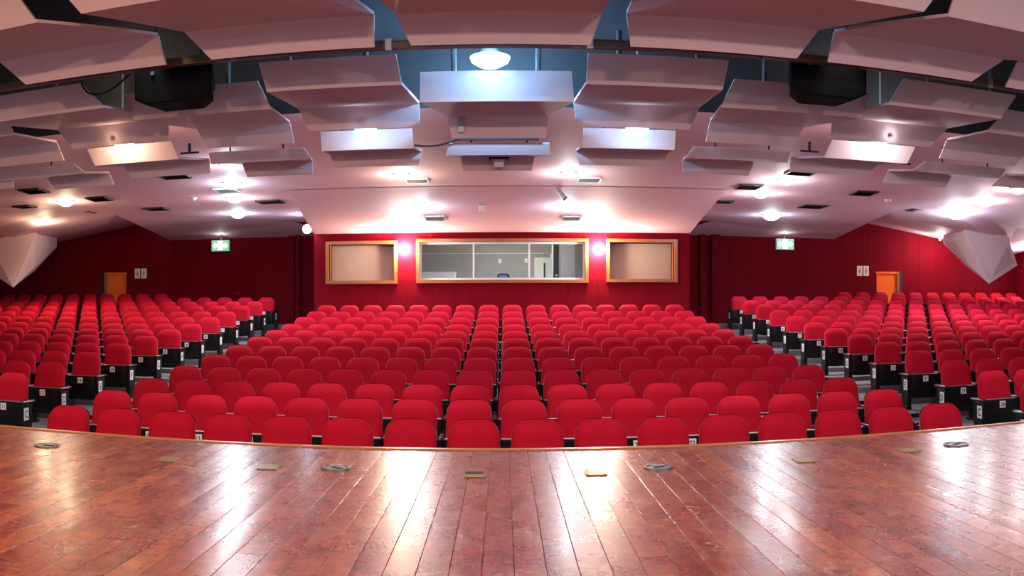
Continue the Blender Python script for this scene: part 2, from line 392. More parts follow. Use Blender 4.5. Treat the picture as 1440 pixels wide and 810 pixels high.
CTOP = EYE + 1.72
CX0, CX1 = -4.62, 4.58
def wx(px): return CW_D * tanx(px)
def wz(py, px=707): return EYE + vof(px, py) * CW_D / (F * cosx(px))
# three openings in the centre wall (clear opening inside the wooden frames)
OPEN = [(wx(463), wx(555), wz(394), wz(342)), (wx(590), wx(823), wz(393.5), wz(340)), (wx(857), wx(948), wz(392.5), wz(340))]
cwall = MB()
cw0 = CW_D
xs = [CX0] + [v for o_ in OPEN for v in o_[:2]] + [CX1]
for a, b2 in ((xs[0], xs[1]), (xs[2], xs[3]), (xs[4], xs[5]), (xs[6], xs[7])):
    cwall.box((a, cw0, WB), (b2, cw0 + 0.12, CTOP + 0.3))
for (a, b2, z0, z1) in OPEN:
    cwall.box((a, cw0, WB), (b2, cw0 + 0.12, z0)); cwall.box((a, cw0, z1), (b2, cw0 + 0.12, CTOP + 0.3))
cwall.box((CX0, cw0, WB), (CX0 + 0.1, SW_D, EYE + 2.3)); cwall.box((CX1 - 0.1, cw0, WB), (CX1, SW_D, EYE + 2.3))
wall_c = struct(cwall.build('wall_rear', M['redwall']))
red_panels(wall_c, (CX0, cw0), (CX1, cw0), WB, lambda t: CTOP + 0.05, 0.76, [(o_[0] - CX0, o_[1] - CX0, o_[2], o_[3]) for o_ in OPEN])

SIDE_TOP = 1.94 + EYE
XC = 9.78                                         # where the rear side wall turns
ANG = math.radians(8)
DOOR = {}
for s, nm in ((-1, 'left'), (1, 'right')):
    inner = CX0 if s < 0 else CX1
    w = MB()
    p0 = (inner, SW_D); p1 = (s * XC, SW_D); p2 = (s * (XC + 6.0 * math.cos(ANG)), SW_D - 6.0 * math.sin(ANG))
    w.slab([Vector((p0[0], SW_D, WB)), Vector((p1[0], SW_D, WB)), Vector((p1[0], SW_D, EYE + 2.6)), Vector((p0[0], SW_D, EYE + 2.6))], (0, 0.15, 0))
    wo = struct(w.build('wall_rear_' + nm, M['redwall']))
    red_panels(wo, p0, p1, WB, lambda t: SIDE_TOP + 0.6, 0.62)
    # turned part with the door opening
    pxa, pxb, pyt = ((147, 178, 385) if s < 0 else (1232, 1265, 383.5))
    def on_turn(px, s=s):                          # distance along the turned wall at a pixel column
        t_ = abs(tanx(px)); return (t_ * SW_D - XC) / (math.cos(ANG) + t_ * math.sin(ANG))
    ta, tb = sorted((on_turn(pxa), on_turn(pxb)))
    dz = EYE + vof(pxa, pyt) * (SW_D - ta * math.sin(ANG)) / (F * cosx(pxa))
    holes = [(ta, tb, WB, dz)]
    red_panels(wo, p1, p2, WB, lambda t: EYE + 2.75, 0.55, holes)
    DOOR[s] = (ta, tb, dz)
    # pilaster folds next to the centre block
    for (qa, qb, dep) in (((418, 424, .22), (407, 415, .14)) if s < 0 else ((983, 990, .18), (999, 1011, .2))):
        xa, xb = sorted((SW_D * tanx(qa), SW_D * tanx(qb)))
        MB().box((xa, SW_D - dep, WB), (xb, SW_D - 0.03, SIDE_TOP + 0.1)).build('pilaster', M['redwall'], wo)
    sw = MB()
    sw.slab([Vector((p2[0], p2[1], WB - 1.3)), Vector((s * 12.5, 4.0, WB - 1.3)), Vector((s * 12.5, 4.0, EYE + 3.3)), Vector((p2[0], p2[1], EYE + 3.3))], (s * 0.15, 0, 0))
    struct(sw.build('wall_' + nm, M['redwall']))

# ---- ceiling
ZF = 2.2
def zc(x, y):
    if abs(x) < 4.4 and y > 15.9: return ZF - (y - 15.9) * 0.1043
    return ZF + max(0.0, (16.0 - y)) * 0.25 / 5.4
def ceil_pt(px, py):
    d = 15.0
    for _ in range(60):
        x = d * tanx(px); d = 0.5 * d + 0.5 * zc(x, d) * F * cosx(px) / vof(px, py)
    return Vector((d * tanx(px), d, EYE + zc(d * tanx(px), d)))
def up(p, e=0.0): return Vector((p[0], p[1], p[2] + e))
CB = 15.9                                          # start of the centre bulkhead
cme = MB()
FR = 10.6
def cz(y): return EYE + ZF + max(0.0, (16.0 - y)) * 0.25 / 5.4
R_a = at_z(1311.7, 288, 2.2); R_b = at_z(1429, 321, 2.0); R_c = at_z(1418, 342, 1.70); R_e = at_z(1250, 300, 2.2)
k1 = at_z(1000, 311, 2.2); k2 = at_z(1183, 303, 2.2)
w1 = Vector((CX1, SW_D, EYE + 1.95)); w2 = Vector((XC, SW_D, EYE + 1.93))
def turn(t): return Vector((XC + t * math.cos(ANG), SW_D - t * math.sin(ANG), 0))
g_ = turn(1.075); g_.z = EYE + 2.43; h_ = turn(3.69); h_.z = EYE + 1.96
h2 = turn(5.9); h2.z = EYE + 1.55
facets = {'main': [], 'slope': []}
def mir(p): return Vector((-p.x, p.y, p.z))
for s in (1, -1):
    f = (lambda p: Vector(p)) if s > 0 else (lambda p: mir(Vector(p)))
    # front sloping strip then flat part
    cme.poly([f((0, FR, cz(FR))), f((14.5, FR, cz(FR))), f((14.5, 16.0, EYE + ZF)), f((R_a.x, 16.0, EYE + ZF)), f((0, 16.0, EYE + ZF))])
    cme.poly([f((0, 16.0, EYE + ZF)), f((R_a.x, 16.0, EYE + ZF)), f(R_a), f(R_e), f(k2), f(k1), f((4.0, k1.y + 0.3, EYE + ZF)), f((4.0, 16.0, EYE + ZF))])
    cme.poly([f((R_a.x, 16.0, EYE + ZF)), f((14.5, 16.0, EYE + ZF)), f((15.2, 17.5, EYE + 2.05)), f(R_b), f(R_a)])
    cme.poly([f(R_a), f(R_b), f(R_c)]); cme.poly([f(R_a), f(R_c), f(R_e)])
    # side soffit down to the rear wall
    cme.poly([f(k1), f(k2), f(w2), f(w1)]); cme.poly([f(k2), f(R_e), f(w2)])
    # recess strip above the turned wall
    cme.poly([f(R_e), f(R_c), f(h_)]); cme.poly([f(R_e), f(h_), f(g_)])
    cme.poly([f(R_c), f(R_b), f((15.2, 17.5, EYE + 2.05)), f((15.8, 22.5, EYE + 1.6)), f(h2), f(h_)])
bmesh.ops.remove_doubles(cme.bm, verts=cme.bm.verts, dist=0.002)
ceiling = struct(cme.build('ceiling', M['ceil']))
# riser and dark ceiling void above the reflectors
vo = MB()
vo.slab([Vector((-14.5, -2.0, EYE + 3.2)), Vector((14.5, -2.0, EYE + 3.2)), Vector((14.5, FR + 0.1, EYE + 3.2)), Vector((-14.5, FR + 0.1, EYE + 3.2))], (0, 0, 0.1))
vo.slab([Vector((-14.5, FR, cz(FR))), Vector((14.5, FR, cz(FR))), Vector((14.5, FR, EYE + 3.2)), Vector((-14.5, FR, EYE + 3.2))], (0, 0.1, 0))
struct(vo.build('ceiling_void', M['void']))
# centre bulkhead over the last rows
bk = MB()
a0 = Vector((CB * tanx(405), CB, EYE + ZF - 0.004)); a1 = Vector((CB * tanx(1022), CB, EYE + ZF - 0.004))
b0 = Vector((CX0, CW_D + 0.02, CTOP)); b1 = Vector((CX1, CW_D + 0.02, CTOP))
t0 = Vector((b0.x, b0.y, EYE + ZF + 0.1)); t1 = Vector((b1.x, b1.y, EYE + ZF + 0.1))
bk.poly([a0, a1, b1, b0]); bk.poly([a0, b0, t0]); bk.poly([a1, t1, b1]); bk.poly([b0, b1, t1, t0])
bk.poly([a0, t0, t1, a1])
struct(bk.build('ceiling_bulkhead', M['ceil']))

# ================================================================== CEILING REFLECTORS
def plate(p, q, r, t, th=0.03):                     # quad p,q (near edge) r,t (far edge), thickened away from the room
    n = (q - p).cross(t - p).normalized()
    if n.dot(Vector((0, -1, -0.35))) > 0: n = -n
    return MB().slab([p, q, r, t], n * th)
def reflector(label, lines, group, name='ceiling_reflector'):
    pts = [(xz(a, d, z), xz(b, d, z)) for d, z, a, b in lines]
    base = (pts[1][0] + pts[1][1]) / 2
    o = thing(name, label, 'ceiling panel', base, 0, group)
    for nm, (l0, r0), (l1, r1) in zip(('front_panel', 'soffit_panel', 'drop_panel'), pts, pts[1:]):
        plate(l0 - base, r0 - base, r1 - base, l1 - base).build(nm, M['panel'], o)
    # hanger rods up to the void ceiling
    for t_ in (0.22, 0.78):
        p = pts[0][0].lerp(pts[0][1], t_) - base + Vector((0, 0.05, -0.04))
        if 'front' in group: p = pts[1][0].lerp(pts[1][1], t_) - base + Vector((0, 0.5, 0.06))
        b_ = 'behind' in group
        MB().tube(p, p + Vector((0, 0, min(0.30, EYE + 3.2 - (p.z + base.z)))), 0.03 if b_ else 0.012, 10).build('hanger', M['hanger'] if b_ else M['dark'], o, True)
    return o
WHERE = {0: 'on the centre line', -1: 'first to stage left of centre', 1: 'first to stage right of centre', -2: 'second to stage left of centre',
         2: 'second to stage right of centre', -3: 'third to stage left of centre', 3: 'third to stage right of centre', -4: 'fourth to stage left of centre', 4: 'fourth to stage right of centre',
         -5: 'fifth to stage left of centre', 5: 'fifth to stage right of centre'}
RA = ((6.7, 2.95), (6.8, 2.646), (7.9, 2.72), (8.0, 2.445))
RBo = ((8.8, 2.607), (8.9, 2.309), (10.0, 2.368), (10.05, 2.10))
RBe = ((9.3, 2.55), (9.4, 2.24), (10.26, 2.26), (10.3, 2.01))
RCo = ((10.45, 2.165), (10.55, 1.942), (10.95, 1.97), (11.0, 1.80))
RCe = ((10.8, 2.035), (10.9, 1.906), (11.3, 1.948), (11.35, 1.776))
A = {0: ((492, 888), (500, 880), (556, 848), (579, 831)), -1: ((75, 450), (115, 460), (260, 527), (298, 527)),
     1: ((915, 1335), (905, 1300), (882, 1152), (888, 1121)), -2: ((-330, 20), (-290, 53), (0, 223), (37, 234)),
     2: ((1350, 1750), (1334, 1710), (1174, 1413), (1165, 1367)), 3: ((1790, 2000), (1740, 1980), (1432, 1660), (1415, 1610))}
B = {0: ((591.5, 805), (591, 808), (630, 771.5), (636, 768)), 1: ((828, 1026), (825, 1017), (807, 985), (812.5, 970)),
     -1: ((364, 557.5), (376, 566), (420, 590), (435, 591)), -2: ((176, 362.5), (189, 382), (277.5, 408), (293, 414)),
     2: ((1034, 1225), (1014, 1212), (999, 1130), (993, 1115)), -3: ((-45, 113), (-20, 147.5), (82, 237), (103, 238)),
     3: ((1272.5, 1430), (1250, 1408), (1171, 1333), (1169, 1309)), -4: ((-190, 5), (-170, 20), (-60, 80), (-40, 90)),
     4: ((1418, 1600), (1388, 1590), (1332, 1448), (1322, 1427))}
Cc = {0: ((632, 773), (627, 775), (648, 752), (652, 748)), -1: ((451, 580), (453, 582), (464, 594), (473, 589)),
      1: ((821, 951), (819, 949), (810, 940), (816, 932.5)), -2: ((294, 427.5), (297, 438), (341, 440), (348, 440)),
      2: ((977.5, 1112), (965, 1108), (961, 1060), (960, 1053)), -3: ((123, 241), (134, 252), (175, 295), (185, 295)),
      3: ((1171, 1287.5), (1159, 1276), (1112.5, 1235), (1112, 1220)), -4: ((-40, 104), (-20, 120), (67, 154), (77, 160)),
      4: ((1302, 1415), (1284, 1406), (1250, 1338), (1242.5, 1330)), -5: ((-190, -70), (-180, -60), (-90, 16), (-80, 19)),
      5: ((1455, 1570), (1450, 1565), (1413, 1520), (1396, 1510))}
LOOKA = 'large folded acoustic reflector ahead of the bronze rail, '
LOOKB = 'folded acoustic reflector just behind the bronze rail, '
LOOKC = 'small folded acoustic reflector in the lowest row, '
for kx, px in A.items(): reflector(LOOKA + WHERE[kx], [(d, z, a, b) for (d, z), (a, b) in zip(RA, px)], 'reflectors in front of the bronze rail')
for kx, px in B.items(): reflector(LOOKB + WHERE[kx], [(d, z, a, b) for (d, z), (a, b) in zip(RBe if kx % 2 == 0 else RBo, px)], 'reflectors behind the bronze rail')
for kx, px in Cc.items(): reflector(LOOKC + WHERE[kx], [(d, z, a, b) for (d, z), (a, b) in zip(RCe if kx % 2 == 0 else RCo, px)], 'low row of reflectors')

# bronze rail across the hall
rl = thing('lighting_rail', 'long bronze rail running right across the hall under the ceiling reflectors', 'rail', (0, 8.3, EYE + 2.507))
MB().box((-9.5, -0.04, 0.0), (9.5, 0.04, 0.062)).build('beam', M['rail'], rl)
MB().box((-9.5, -0.055, 0.062), (9.5, 0.055, 0.075)).build('top_flange', M['rail'], rl)
for px in (548, 830, 1075, 330, 1390):
    x = 8.3 * tanx(px)
    MB().box((x - 0.03, -0.06, -0.02), (x + 0.03, -0.03, 0.09)).build('clamp', M['steel'], rl)

# loudspeakers hung behind the rail
def speaker(s, pxl, pxr, pyt, pyb, label):
    d = 8.52
    xa, xb = d * tanx(pxl), d * tanx(pxr); xc = (xa + xb) / 2; w = (xb - xa) / 2
    zt = at_d((pxl + pxr) / 2, pyt, d).z; zb = at_d((pxl + pxr) / 2, pyb, d).z; h = zt - zb
    o = thing('loudspeaker', label, 'loudspeaker', (xc, d, zb), 0, 'loudspeakers hung behind the rail')
    c = 0.14
    sec = [(-w + c, 0), (w - c, 0), (w, 0.07), (w, h), (-w, h), (-w, 0.07)]
    mb = MB(); mb.rings([[Vector((x, 0.0, z)) for x, z in sec], [Vector((x * 0.75, 0.38, z)) for x, z in sec]]); mb.build('cabinet', M['speaker'], o)
    mb = MB(); q = [(x * 0.95, 0.02 + z * 0.93) for x, z in sec]
    mb.rings([[Vector((x, -0.012, z)) for x, z in q], [Vector((x, 0.0, z)) for x, z in q]]); mb.build('grille', M['speaker'], o)
    MB().box((-0.05 - 0.2, -0.017, h - 0.09), (-0.21, -0.012, h - 0.05)).build('badge', M['steel'], o)
    for e in (-1, 1):
        MB().tube((e * w * 0.6, 0.18, h), (e * w * 0.6, 0.18, EYE + 3.2 - zb), 0.015, 8).build('hanging_rod', M['dark'], o)
        MB().box((e * (w * 0.97) - 0.02, 0.02, 0.12), (e * (w * 0.97) + 0.02, 0.10, h - 0.03)).build('side_bracket', M['dark'], o)
speaker(-1, 190, 298, 91, 144, 'black loudspeaker under the rail, beside the curled cable and the warm-lit side')
speaker(1, 1114, 1219, 83, 137, 'black loudspeaker under the rail, on the stage-right side of the hall')

def cable(name, label, pts, r=0.012, mat_='dark', cat='cable'):
    cu = bpy.data.curves.new(name, 'CURVE'); cu.dimensions = '3D'; cu.bevel_depth = r; cu.bevel_resolution = 2; cu.resolution_u = 8
    sp = cu.splines.new('NURBS'); sp.points.add(len(pts) - 1); sp.use_endpoint_u = True; sp.order_u = 3
    for p, q in zip(sp.points, pts): p.co = (*q, 1)
    tmp = bpy.data.objects.new(name, cu); col.objects.link(tmp)
    me = bpy.data.meshes.new_from_object(tmp.evaluated_get(bpy.context.evaluated_depsgraph_get()))
    bpy.data.objects.remove(tmp); me.materials.clear(); me.materials.append(M[mat_])
    return tag(link(name, me), label, cat)
cable('speaker_cable', 'black cable curling down beside the loudspeaker on the warm-lit side', [at_d(112, 100, 8.55), at_d(114, 113, 8.6), at_d(118, 124, 8.65), at_d(126, 132, 8.7), at_d(140, 133, 8.75), at_d(155, 128, 8.9), at_d(175, 112, 8.85), at_d(188, 100, 8.8)])
cable('panel_cable', 'black cable sagging between two ceiling reflectors beside the centre line', [at_d(583, 204, 10.75), at_d(597, 206, 10.75), at_d(614, 205, 10.75), at_d(630, 201, 10.75), at_d(645, 196, 10.75)])
# dark tray above the small centre reflector, floodlight bracket under it, sensor box on the centre reflector
o = thing('cable_tray', 'dark metal tray on top of the small centre reflector', 'tray', xz(700, 10.72, 2.07))
for nm, lo, hi in (('tray_base', (-0.52, 0, 0), (0.52, 0.06, 0.025)), ('tray_back', (-0.52, 0.045, 0.025), (0.52, 0.06, 0.09)), ('tray_end', (0.49, 0.0, 0.025), (0.52, 0.045, 0.08)), ('tray_end', (-0.52, 0.0, 0.025), (-0.49, 0.045, 0.08))):
    MB().box(lo, hi).build(nm, M['dark'], o)
o = thing('sensor_box', 'small grey and white sensor box on the face of the centre reflector', 'sensor', xz(649, 10.235, 2.07))
MB().box((-0.035, 0, 0.05), (0.035, 0.03, 0.20)).build('body', M['steel'], o)
MB().box((-0.032, -0.02, 0.0), (0.032, 0.03, 0.06)).build('lens_cover', M['white_paint'], o)
o = thing('bracket_floodlight', 'small white floodlight on a bracket under the small centre reflector', 'floodlight', xz(702, 11.2, 1.80))
mb = MB(); mb.rings([[Vector((x, 0.0, z)) for x, z in ((-.075, .10), (.075, .10), (.055, 0), (-.055, 0))], [Vector((x * 0.8, 0.09, z)) for x, z in ((-.075, .10), (.075, .10), (.055, 0), (-.055, 0))]])
mb.build('housing', M['white_paint'], o)
MB().box((-0.13, 0.02, 0.115), (0.13, 0.05, 0.135)).build('bracket_bar', M['dark'], o)
for e in (-1, 1): MB().box((e * 0.12 - 0.008, 0.02, 0.09), (e * 0.12 + 0.008, 0.05, 0.17)).build('bracket_arm', M['dark'], o)
for i, (px, py) in enumerate(((267, 216), (1139, 214), (1269, 231), (1420, 230))):
    p = at_d(px, py, 10.75 if i < 2 else 10.85)
    o = thing('hanger_bar', 'dark T-shaped hanger bar ' + ('next to the cream-lit low reflector', 'between the brightest low reflector and the row toward centre', 'under the outer end of the brightest low reflector', 'beyond the last low reflector at stage right')[i], 'hanger', p, 0, 'T-shaped hanger bars')
    MB().box((-0.13, -0.02, 0), (0.13, 0.02, 0.02)).build('crossbar', M['dark'], o)
    MB().tube((0, 0, 0.02), (0, 0, 0.14), 0.022, 8).build('stem', M['dark'], o)

# ================================================================== LAMPS
def spot(parent, loc, energy, color, angle, blend, radius, rot=(0, 0, 0)):
    l = bpy.data.lights.new('lamp_light', 'SPOT'); l.energy = energy; l.color = color; l.spot_size = math.radians(angle); l.spot_blend = blend; l.shadow_soft_size = radius
    o = bpy.data.objects.new('lamp_light', l); col.objects.link(o); o.parent = parent; o.location = loc; o.rotation_euler = rot
    return o
def point(parent, loc, energy, color, radius):
    l = bpy.data.lights.new('lamp_light', 'POINT'); l.energy = energy; l.color = color; l.shadow_soft_size = radius
    o = bpy.data.objects.new('lamp_light', l); col.objects.link(o); o.parent = parent; o.location = loc
    return o
def downlight(px, py, mk, color, r, energy, label, p=None, angle=165):
    p = ceil_pt(px, py) if p is None else p
    o = thing('downlight', label, 'ceiling light', p, 0, 'ceiling downlights')
    MB().lathe([(r * 1.18, 0.0), (r * 1.18, -0.018), (r, -0.022), (r, 0.0)], 24).build('trim_ring', M['white_paint'], o, True)
    MB().lathe([(r * 0.99, 0.0), (r * 0.97, -0.03), (r * 0.75, -r * 0.42), (r * 0.4, -r * 0.6), (0, -r * 0.66)], 24).build('lens', M[mk], o, True)
    point(o, (0, 0, -r * 0.66 - 0.12), energy * 0.35, color, 0.06)
    spot(o, (0, 0, -r * 0.66 - 0.05), energy * 1.4, color, 140, 0.7, 0.08)
    return o
E0 = 75
DL = [(565, 245, 'lamp_warm', TUNG, .13, 'warm downlight beside the pale vent ahead of the booth bulkhead'),
      (800, 243, 'lamp_white', WHITE, .13, 'white downlight beside the pale vent ahead of the booth bulkhead'),
      (594, 290, 'lamp_cool', COOL, .17, 'cool downlight in the bulkhead nearer the window of screen one'),
      (797, 290, 'lamp_cool', COOL, .17, 'cool downlight in the bulkhead behind the slim grey stick'),
      (327, 257, 'lamp_cool', COOL, .17, 'large cool downlight next to a pale square vent in the side ceiling'),
      (330, 278, 'lamp_white', WHITE, .16, 'white downlight behind the pale vent in the side ceiling'),
      (335, 300, 'lamp_cool', COOL, .18, 'cool downlight nearest the exit sign in the stage-left ceiling'),
      (320, 229.5, 'lamp_white', WHITE, .11, 'small white downlight half hidden above a low reflector'),
      (93, 283, 'lamp_warm', WARM, .17, 'warm yellow downlight in the flat side ceiling'),
      (1105, 253, 'lamp_white', WHITE, .15, 'white downlight under a low reflector in the stage-right ceiling'),
      (1070, 272, 'lamp_cool', WHITE, .15, 'cool downlight in the middle of three in the stage-right ceiling'),
      (1085, 302, 'lamp_cool', COOL, .22, 'large cool downlight nearest the exit sign in the stage-right ceiling'),
      (1385, 283, 'lamp_white', WHITE, .19, 'white downlight in the flat ceiling of the stage-right side'),
      (1432, 265, 'lamp_white', WHITE, .17, 'white downlight in the stage-right side ceiling farthest from the booth')]
for px, py, mk, c, r, lab in DL: downlight(px, py, mk, c, r, E0, lab)
downlight(62, 309, 'lamp_warm', WARM, .2, 110, 'warm yellow downlight in the sloping side ceiling', at_z(62, 307, 2.13))
downlight(1345, 302, 'lamp_cool', COOL, .24, 170, 'big cool downlight in the sloping side ceiling', at_z(1345, 299, 2.13))

# lamps hung just in front of or on top of the reflectors
def bay_lamp(px, py, d, mk, color, r, energy, label):
    p = at_d(px, py, d)
    o = thing('hanging_lamp', label, 'ceiling light', p, 0, 'lamps hung among the reflectors')
    MB().lathe([(0, 0.0), (r * 0.5, -0.004), (r * 0.92, r * 0.22), (r, r * 0.42), (0.0, r * 0.42)], 28).build('lens', M[mk], o, True)
    MB().lathe([(r * 0.7, r * 0.40), (r * 0.6, r * 0.6), (r * 0.3, r * 1.0), (r * 0.2, r * 1.1), (0, r * 1.1)], 28).build('hood', M['steel'], o, True)
    top = EYE + 3.2 if d < FR else cz(d)
    MB().tube((0, 0, r * 1.1), (0, 0, max(r * 1.2, top - p.z)), 0.015, 8).build('stem', M['steel'], o)
    point(o, (0, -r - 0.10, r * 0.35), energy, color, 0.06)
    if d < 10: point(o, (0, 0.75, 0.05), energy * 5.0, color, 0.06)  # extra unseen point added behind the lamp to turn the void blue
    return o
bay_lamp(690, 93, 9.05, 'lamp_blue', BLUE, .215, 34, 'big blue-white lamp above the centre reflector')
bay_lamp(514, 184, 10.33, 'lamp_blue', COOL, .155, 18, 'cool lamp behind the lit small reflector on the stage-left side of centre')
bay_lamp(897, 184, 10.33, 'lamp_blue', COOL, .155, 18, 'cool lamp behind the lit small reflector on the stage-right side of centre')
bay_lamp(173, 205, 10.33, 'lamp_warm', WARM, .165, 16, 'warm lamp shining on the cream-lit small reflector')
bay_lamp(1238, 201, 10.33, 'lamp_white', WHITE, .17, 26, 'white lamp shining on the brightest small reflector')

# wall globes on the booth wall, lamp on the bulkhead corner
def globe(px, py, mk, color, r, energy, label, d, name='wall_lamp'):
    p = at_d(px, py, d)
    o = thing(name, label, 'wall lamp', (p.x, d, p.z), 0, 'wall lamps')
    MB().lathe([(0, -r)] + [(r * math.sin(a), -r * math.cos(a)) for a in [math.pi * i / 10 for i in range(1, 10)]] + [(0, r)], 20).build('globe', M[mk], o, True)
    MB().tube((0, r * 0.8, 0), (0, CW_D - d - 0.03, 0), 0.03, 10).build('arm', M['steel'], o)
    MB().tube((0, CW_D - d - 0.05, 0), (0, CW_D - d - 0.03, 0), 0.07, 16).build('wall_plate', M['steel'], o)
    return o
globe(568, 350, 'lamp_tung', TUNG, .13, 120, 'glowing round wall lamp between the booth window and the tan screen', 20.34)
globe(843, 350, 'lamp_tung', TUNG, .13, 120, 'glowing round wall lamp between the booth window and the pinkish screen', 20.34)
o = globe(432, 322, 'lamp_cool', COOL, .11, 25, 'small cool lamp at the corner of the booth wall by the ceiling', 20.25)

p = at_d(1447, 380, 21.2)
o = thing('side_wall_lamp', 'bright white lamp on the stage-right side wall near the faceted bulkhead', 'wall lamp', p)
MB().lathe([(0, -.12)] + [(.12 * math.sin(a), -.12 * math.cos(a)) for a in [math.pi * i / 10 for i in range(1, 10)]] + [(0, .12)], 20).build('globe', M['lamp_white'], o, True)
MB().tube((.1, 0.02, 0), (.32, .04, 0), .03).build('arm', M['steel'], o)
point(o, (-.1, -.16, 0), 90, (1, .93, .95), .06)

for px, py, e_, lab in ((1322, 335.5, 85, 'tiny white spotlight washing the red wall beside the stage-right door'), (66, 328.5, 10, 'tiny white spotlight in the ceiling recess beside the stage-left faceted bulkhead')):
    p = at_d(px, py, 22.3)
    o = thing('recess_spotlight', lab, 'spotlight', p, 0, 'recess spotlights')
    MB().lathe([(0, -.06), (.03, -.05), (.045, -.02), (.045, .03), (0, .05)], 14).build('head', M['white_paint'], o, True)
    MB().tube((0, 0, .03), (0, 0, .22), .012, 8).build('stem', M['white_paint'], o)
    MB().lathe([(0, -.066), (.024, -.058), (.024, -.05), (0, -.05)], 12).build('lens', M['lamp_white'], o, True)
    point(o, (0, .02, -.16), e_, (1.0, .93, .88), .05)

# ================================================================== VENTS, SMALL CEILING FITTINGS
def vent(px, py, kind, size, label):
    p = ceil_pt(px, py)
    o = thing('ceiling_vent', label, 'vent', p, 0, 'ceiling vents')
    h = size / 2
    fm = M['vent_white']
    MB().box((-h, -h, -0.004), (h, h, 0.0)).build('recess', M['vent_dark'], o)
    for lo, hi in (((-h, -h, -0.03), (h, -h + 0.025, 0)), ((-h, h - 0.025, -0.03), (h, h, 0)), ((-h, -h, -0.03), (-h + 0.025, h, 0)), ((h - 0.025, -h, -0.03), (h, h, 0))):
        MB().box(lo, hi).build('frame_bar', fm if kind == 'w' else M['vent_dark'], o)
    n = 6
    for i in range(n):
        y = -h + (i + 0.5) * size / n
        MB().slab([Vector((-h + 0.02, y - 0.018, -0.026)), Vector((h - 0.02, y - 0.018, -0.026)), Vector((h - 0.02, y + 0.018, -0.006)), Vector((-h + 0.02, y + 0.018, -0.006))], (0, 0.003, 0.004)).build('louvre', fm if kind == 'w' else M['vent_dark'], o)
    if (abs(p.x) < 4.3 and p.y > 15.9): o.rotation_euler = (-math.atan(0.1043), 0, 0)
    elif p.y < 16: o.rotation_euler = (-math.atan(0.25 / 5.4), 0, 0)
VT = [(48, 268, 'd', .48, 'dark square vent in the side ceiling near a warm downlight'), (35, 290, 'd', .42, 'narrow dark vent in the stage-left side ceiling by the frame of the fold'),
      (140, 279, 'd', .45, 'dark vent between the warm downlight and the hall centre'), (120, 298, 'd', .42, 'dark vent near the ceiling fold above the stage-left door'),
      (220, 293, 'd', .50, 'dark vent in the ceiling ahead of the toilet signs'), (264, 320, 'd', .50, 'dark vent nearest the stage-left exit sign'),
      (244, 246, 'd', .52, 'dark vent just behind a small low reflector'), (319, 267, 'w', .46, 'pale framed vent between two cool downlights'),
      (380, 283, 'd', .52, 'dark vent beside the stage-left edge of the booth bulkhead'), (587, 253, 'w', .42, 'pale vent beside the warm downlight ahead of the bulkhead'),
      (612, 306, 'w', .46, 'pale vent in the booth bulkhead on the stage-left side'), (829, 252, 'w', .42, 'pale vent beside the white downlight ahead of the bulkhead'),
      (804, 306, 'w', .42, 'pale vent in the booth bulkhead on the stage-right side'), (1128, 241, 'd', .5, 'dark vent just behind a low reflector on the stage-right side'),
      (1053, 262, 'd', .46, 'dark vent between two downlights at the bulkhead edge'), (1017, 283, 'd', .4, 'small dark vent at the stage-right bulkhead edge'),
      (1143, 290, 'd', .55, 'large dark vent in the stage-right ceiling'), (1103, 315, 'd', .5, 'dark vent nearest the stage-right exit sign'),
      (1215, 271, 'd', .46, 'dark vent ahead of the stage-right door'), (1290, 295, 'd', .42, 'dark vent near the fold above the stage-right door'), (1312, 256, 'd', .34, 'slim vent under a reflector at stage right')]
for v_ in VT: vent(*v_)
for px, py, lab in ((272, 278, 'small white smoke detector in the stage-left ceiling'), (1249, 281, 'small white smoke detector in the stage-right ceiling')):
    p = ceil_pt(px, py); o = thing('smoke_detector', lab, 'smoke detector', p)
    MB().lathe([(.07, 0), (.07, -.03), (.045, -.05), (.03, -.06), (0, -.062)], 18).build('body', M['white_paint'], o, True)
    MB().lathe([(.085, 0), (.085, -.012), (.07, -.014)], 18).build('base_ring', M['white_paint'], o, True)
p = ceil_pt(678, 288); o = thing('ceiling_pendant', 'tiny white twin fitting hanging from the booth bulkhead', 'ceiling fitting', p)
for e in (-1, 1): MB().tube((e * .035, 0, 0), (e * .035, 0, -0.14), 0.02, 8).build('stub', M['white_paint'], o)
MB().box((-.08, -.05, -.01), (.08, .05, 0.0)).build('mount', M['white_paint'], o)
p = ceil_pt(786, 268); o = thing('ceiling_pointer', 'slim grey stick sloping down from the booth bulkhead', 'ceiling fitting', p)
MB().tube((0, 0, 0), (0.12, -0.02, -0.15), 0.03, 10, 0.045).build('stick', M['steel'], o, True)
MB().tube((0.12, -0.02, -0.15), (0.135, -0.022, -0.17), 0.048, 10).build('tip', M['dark'], o, True)

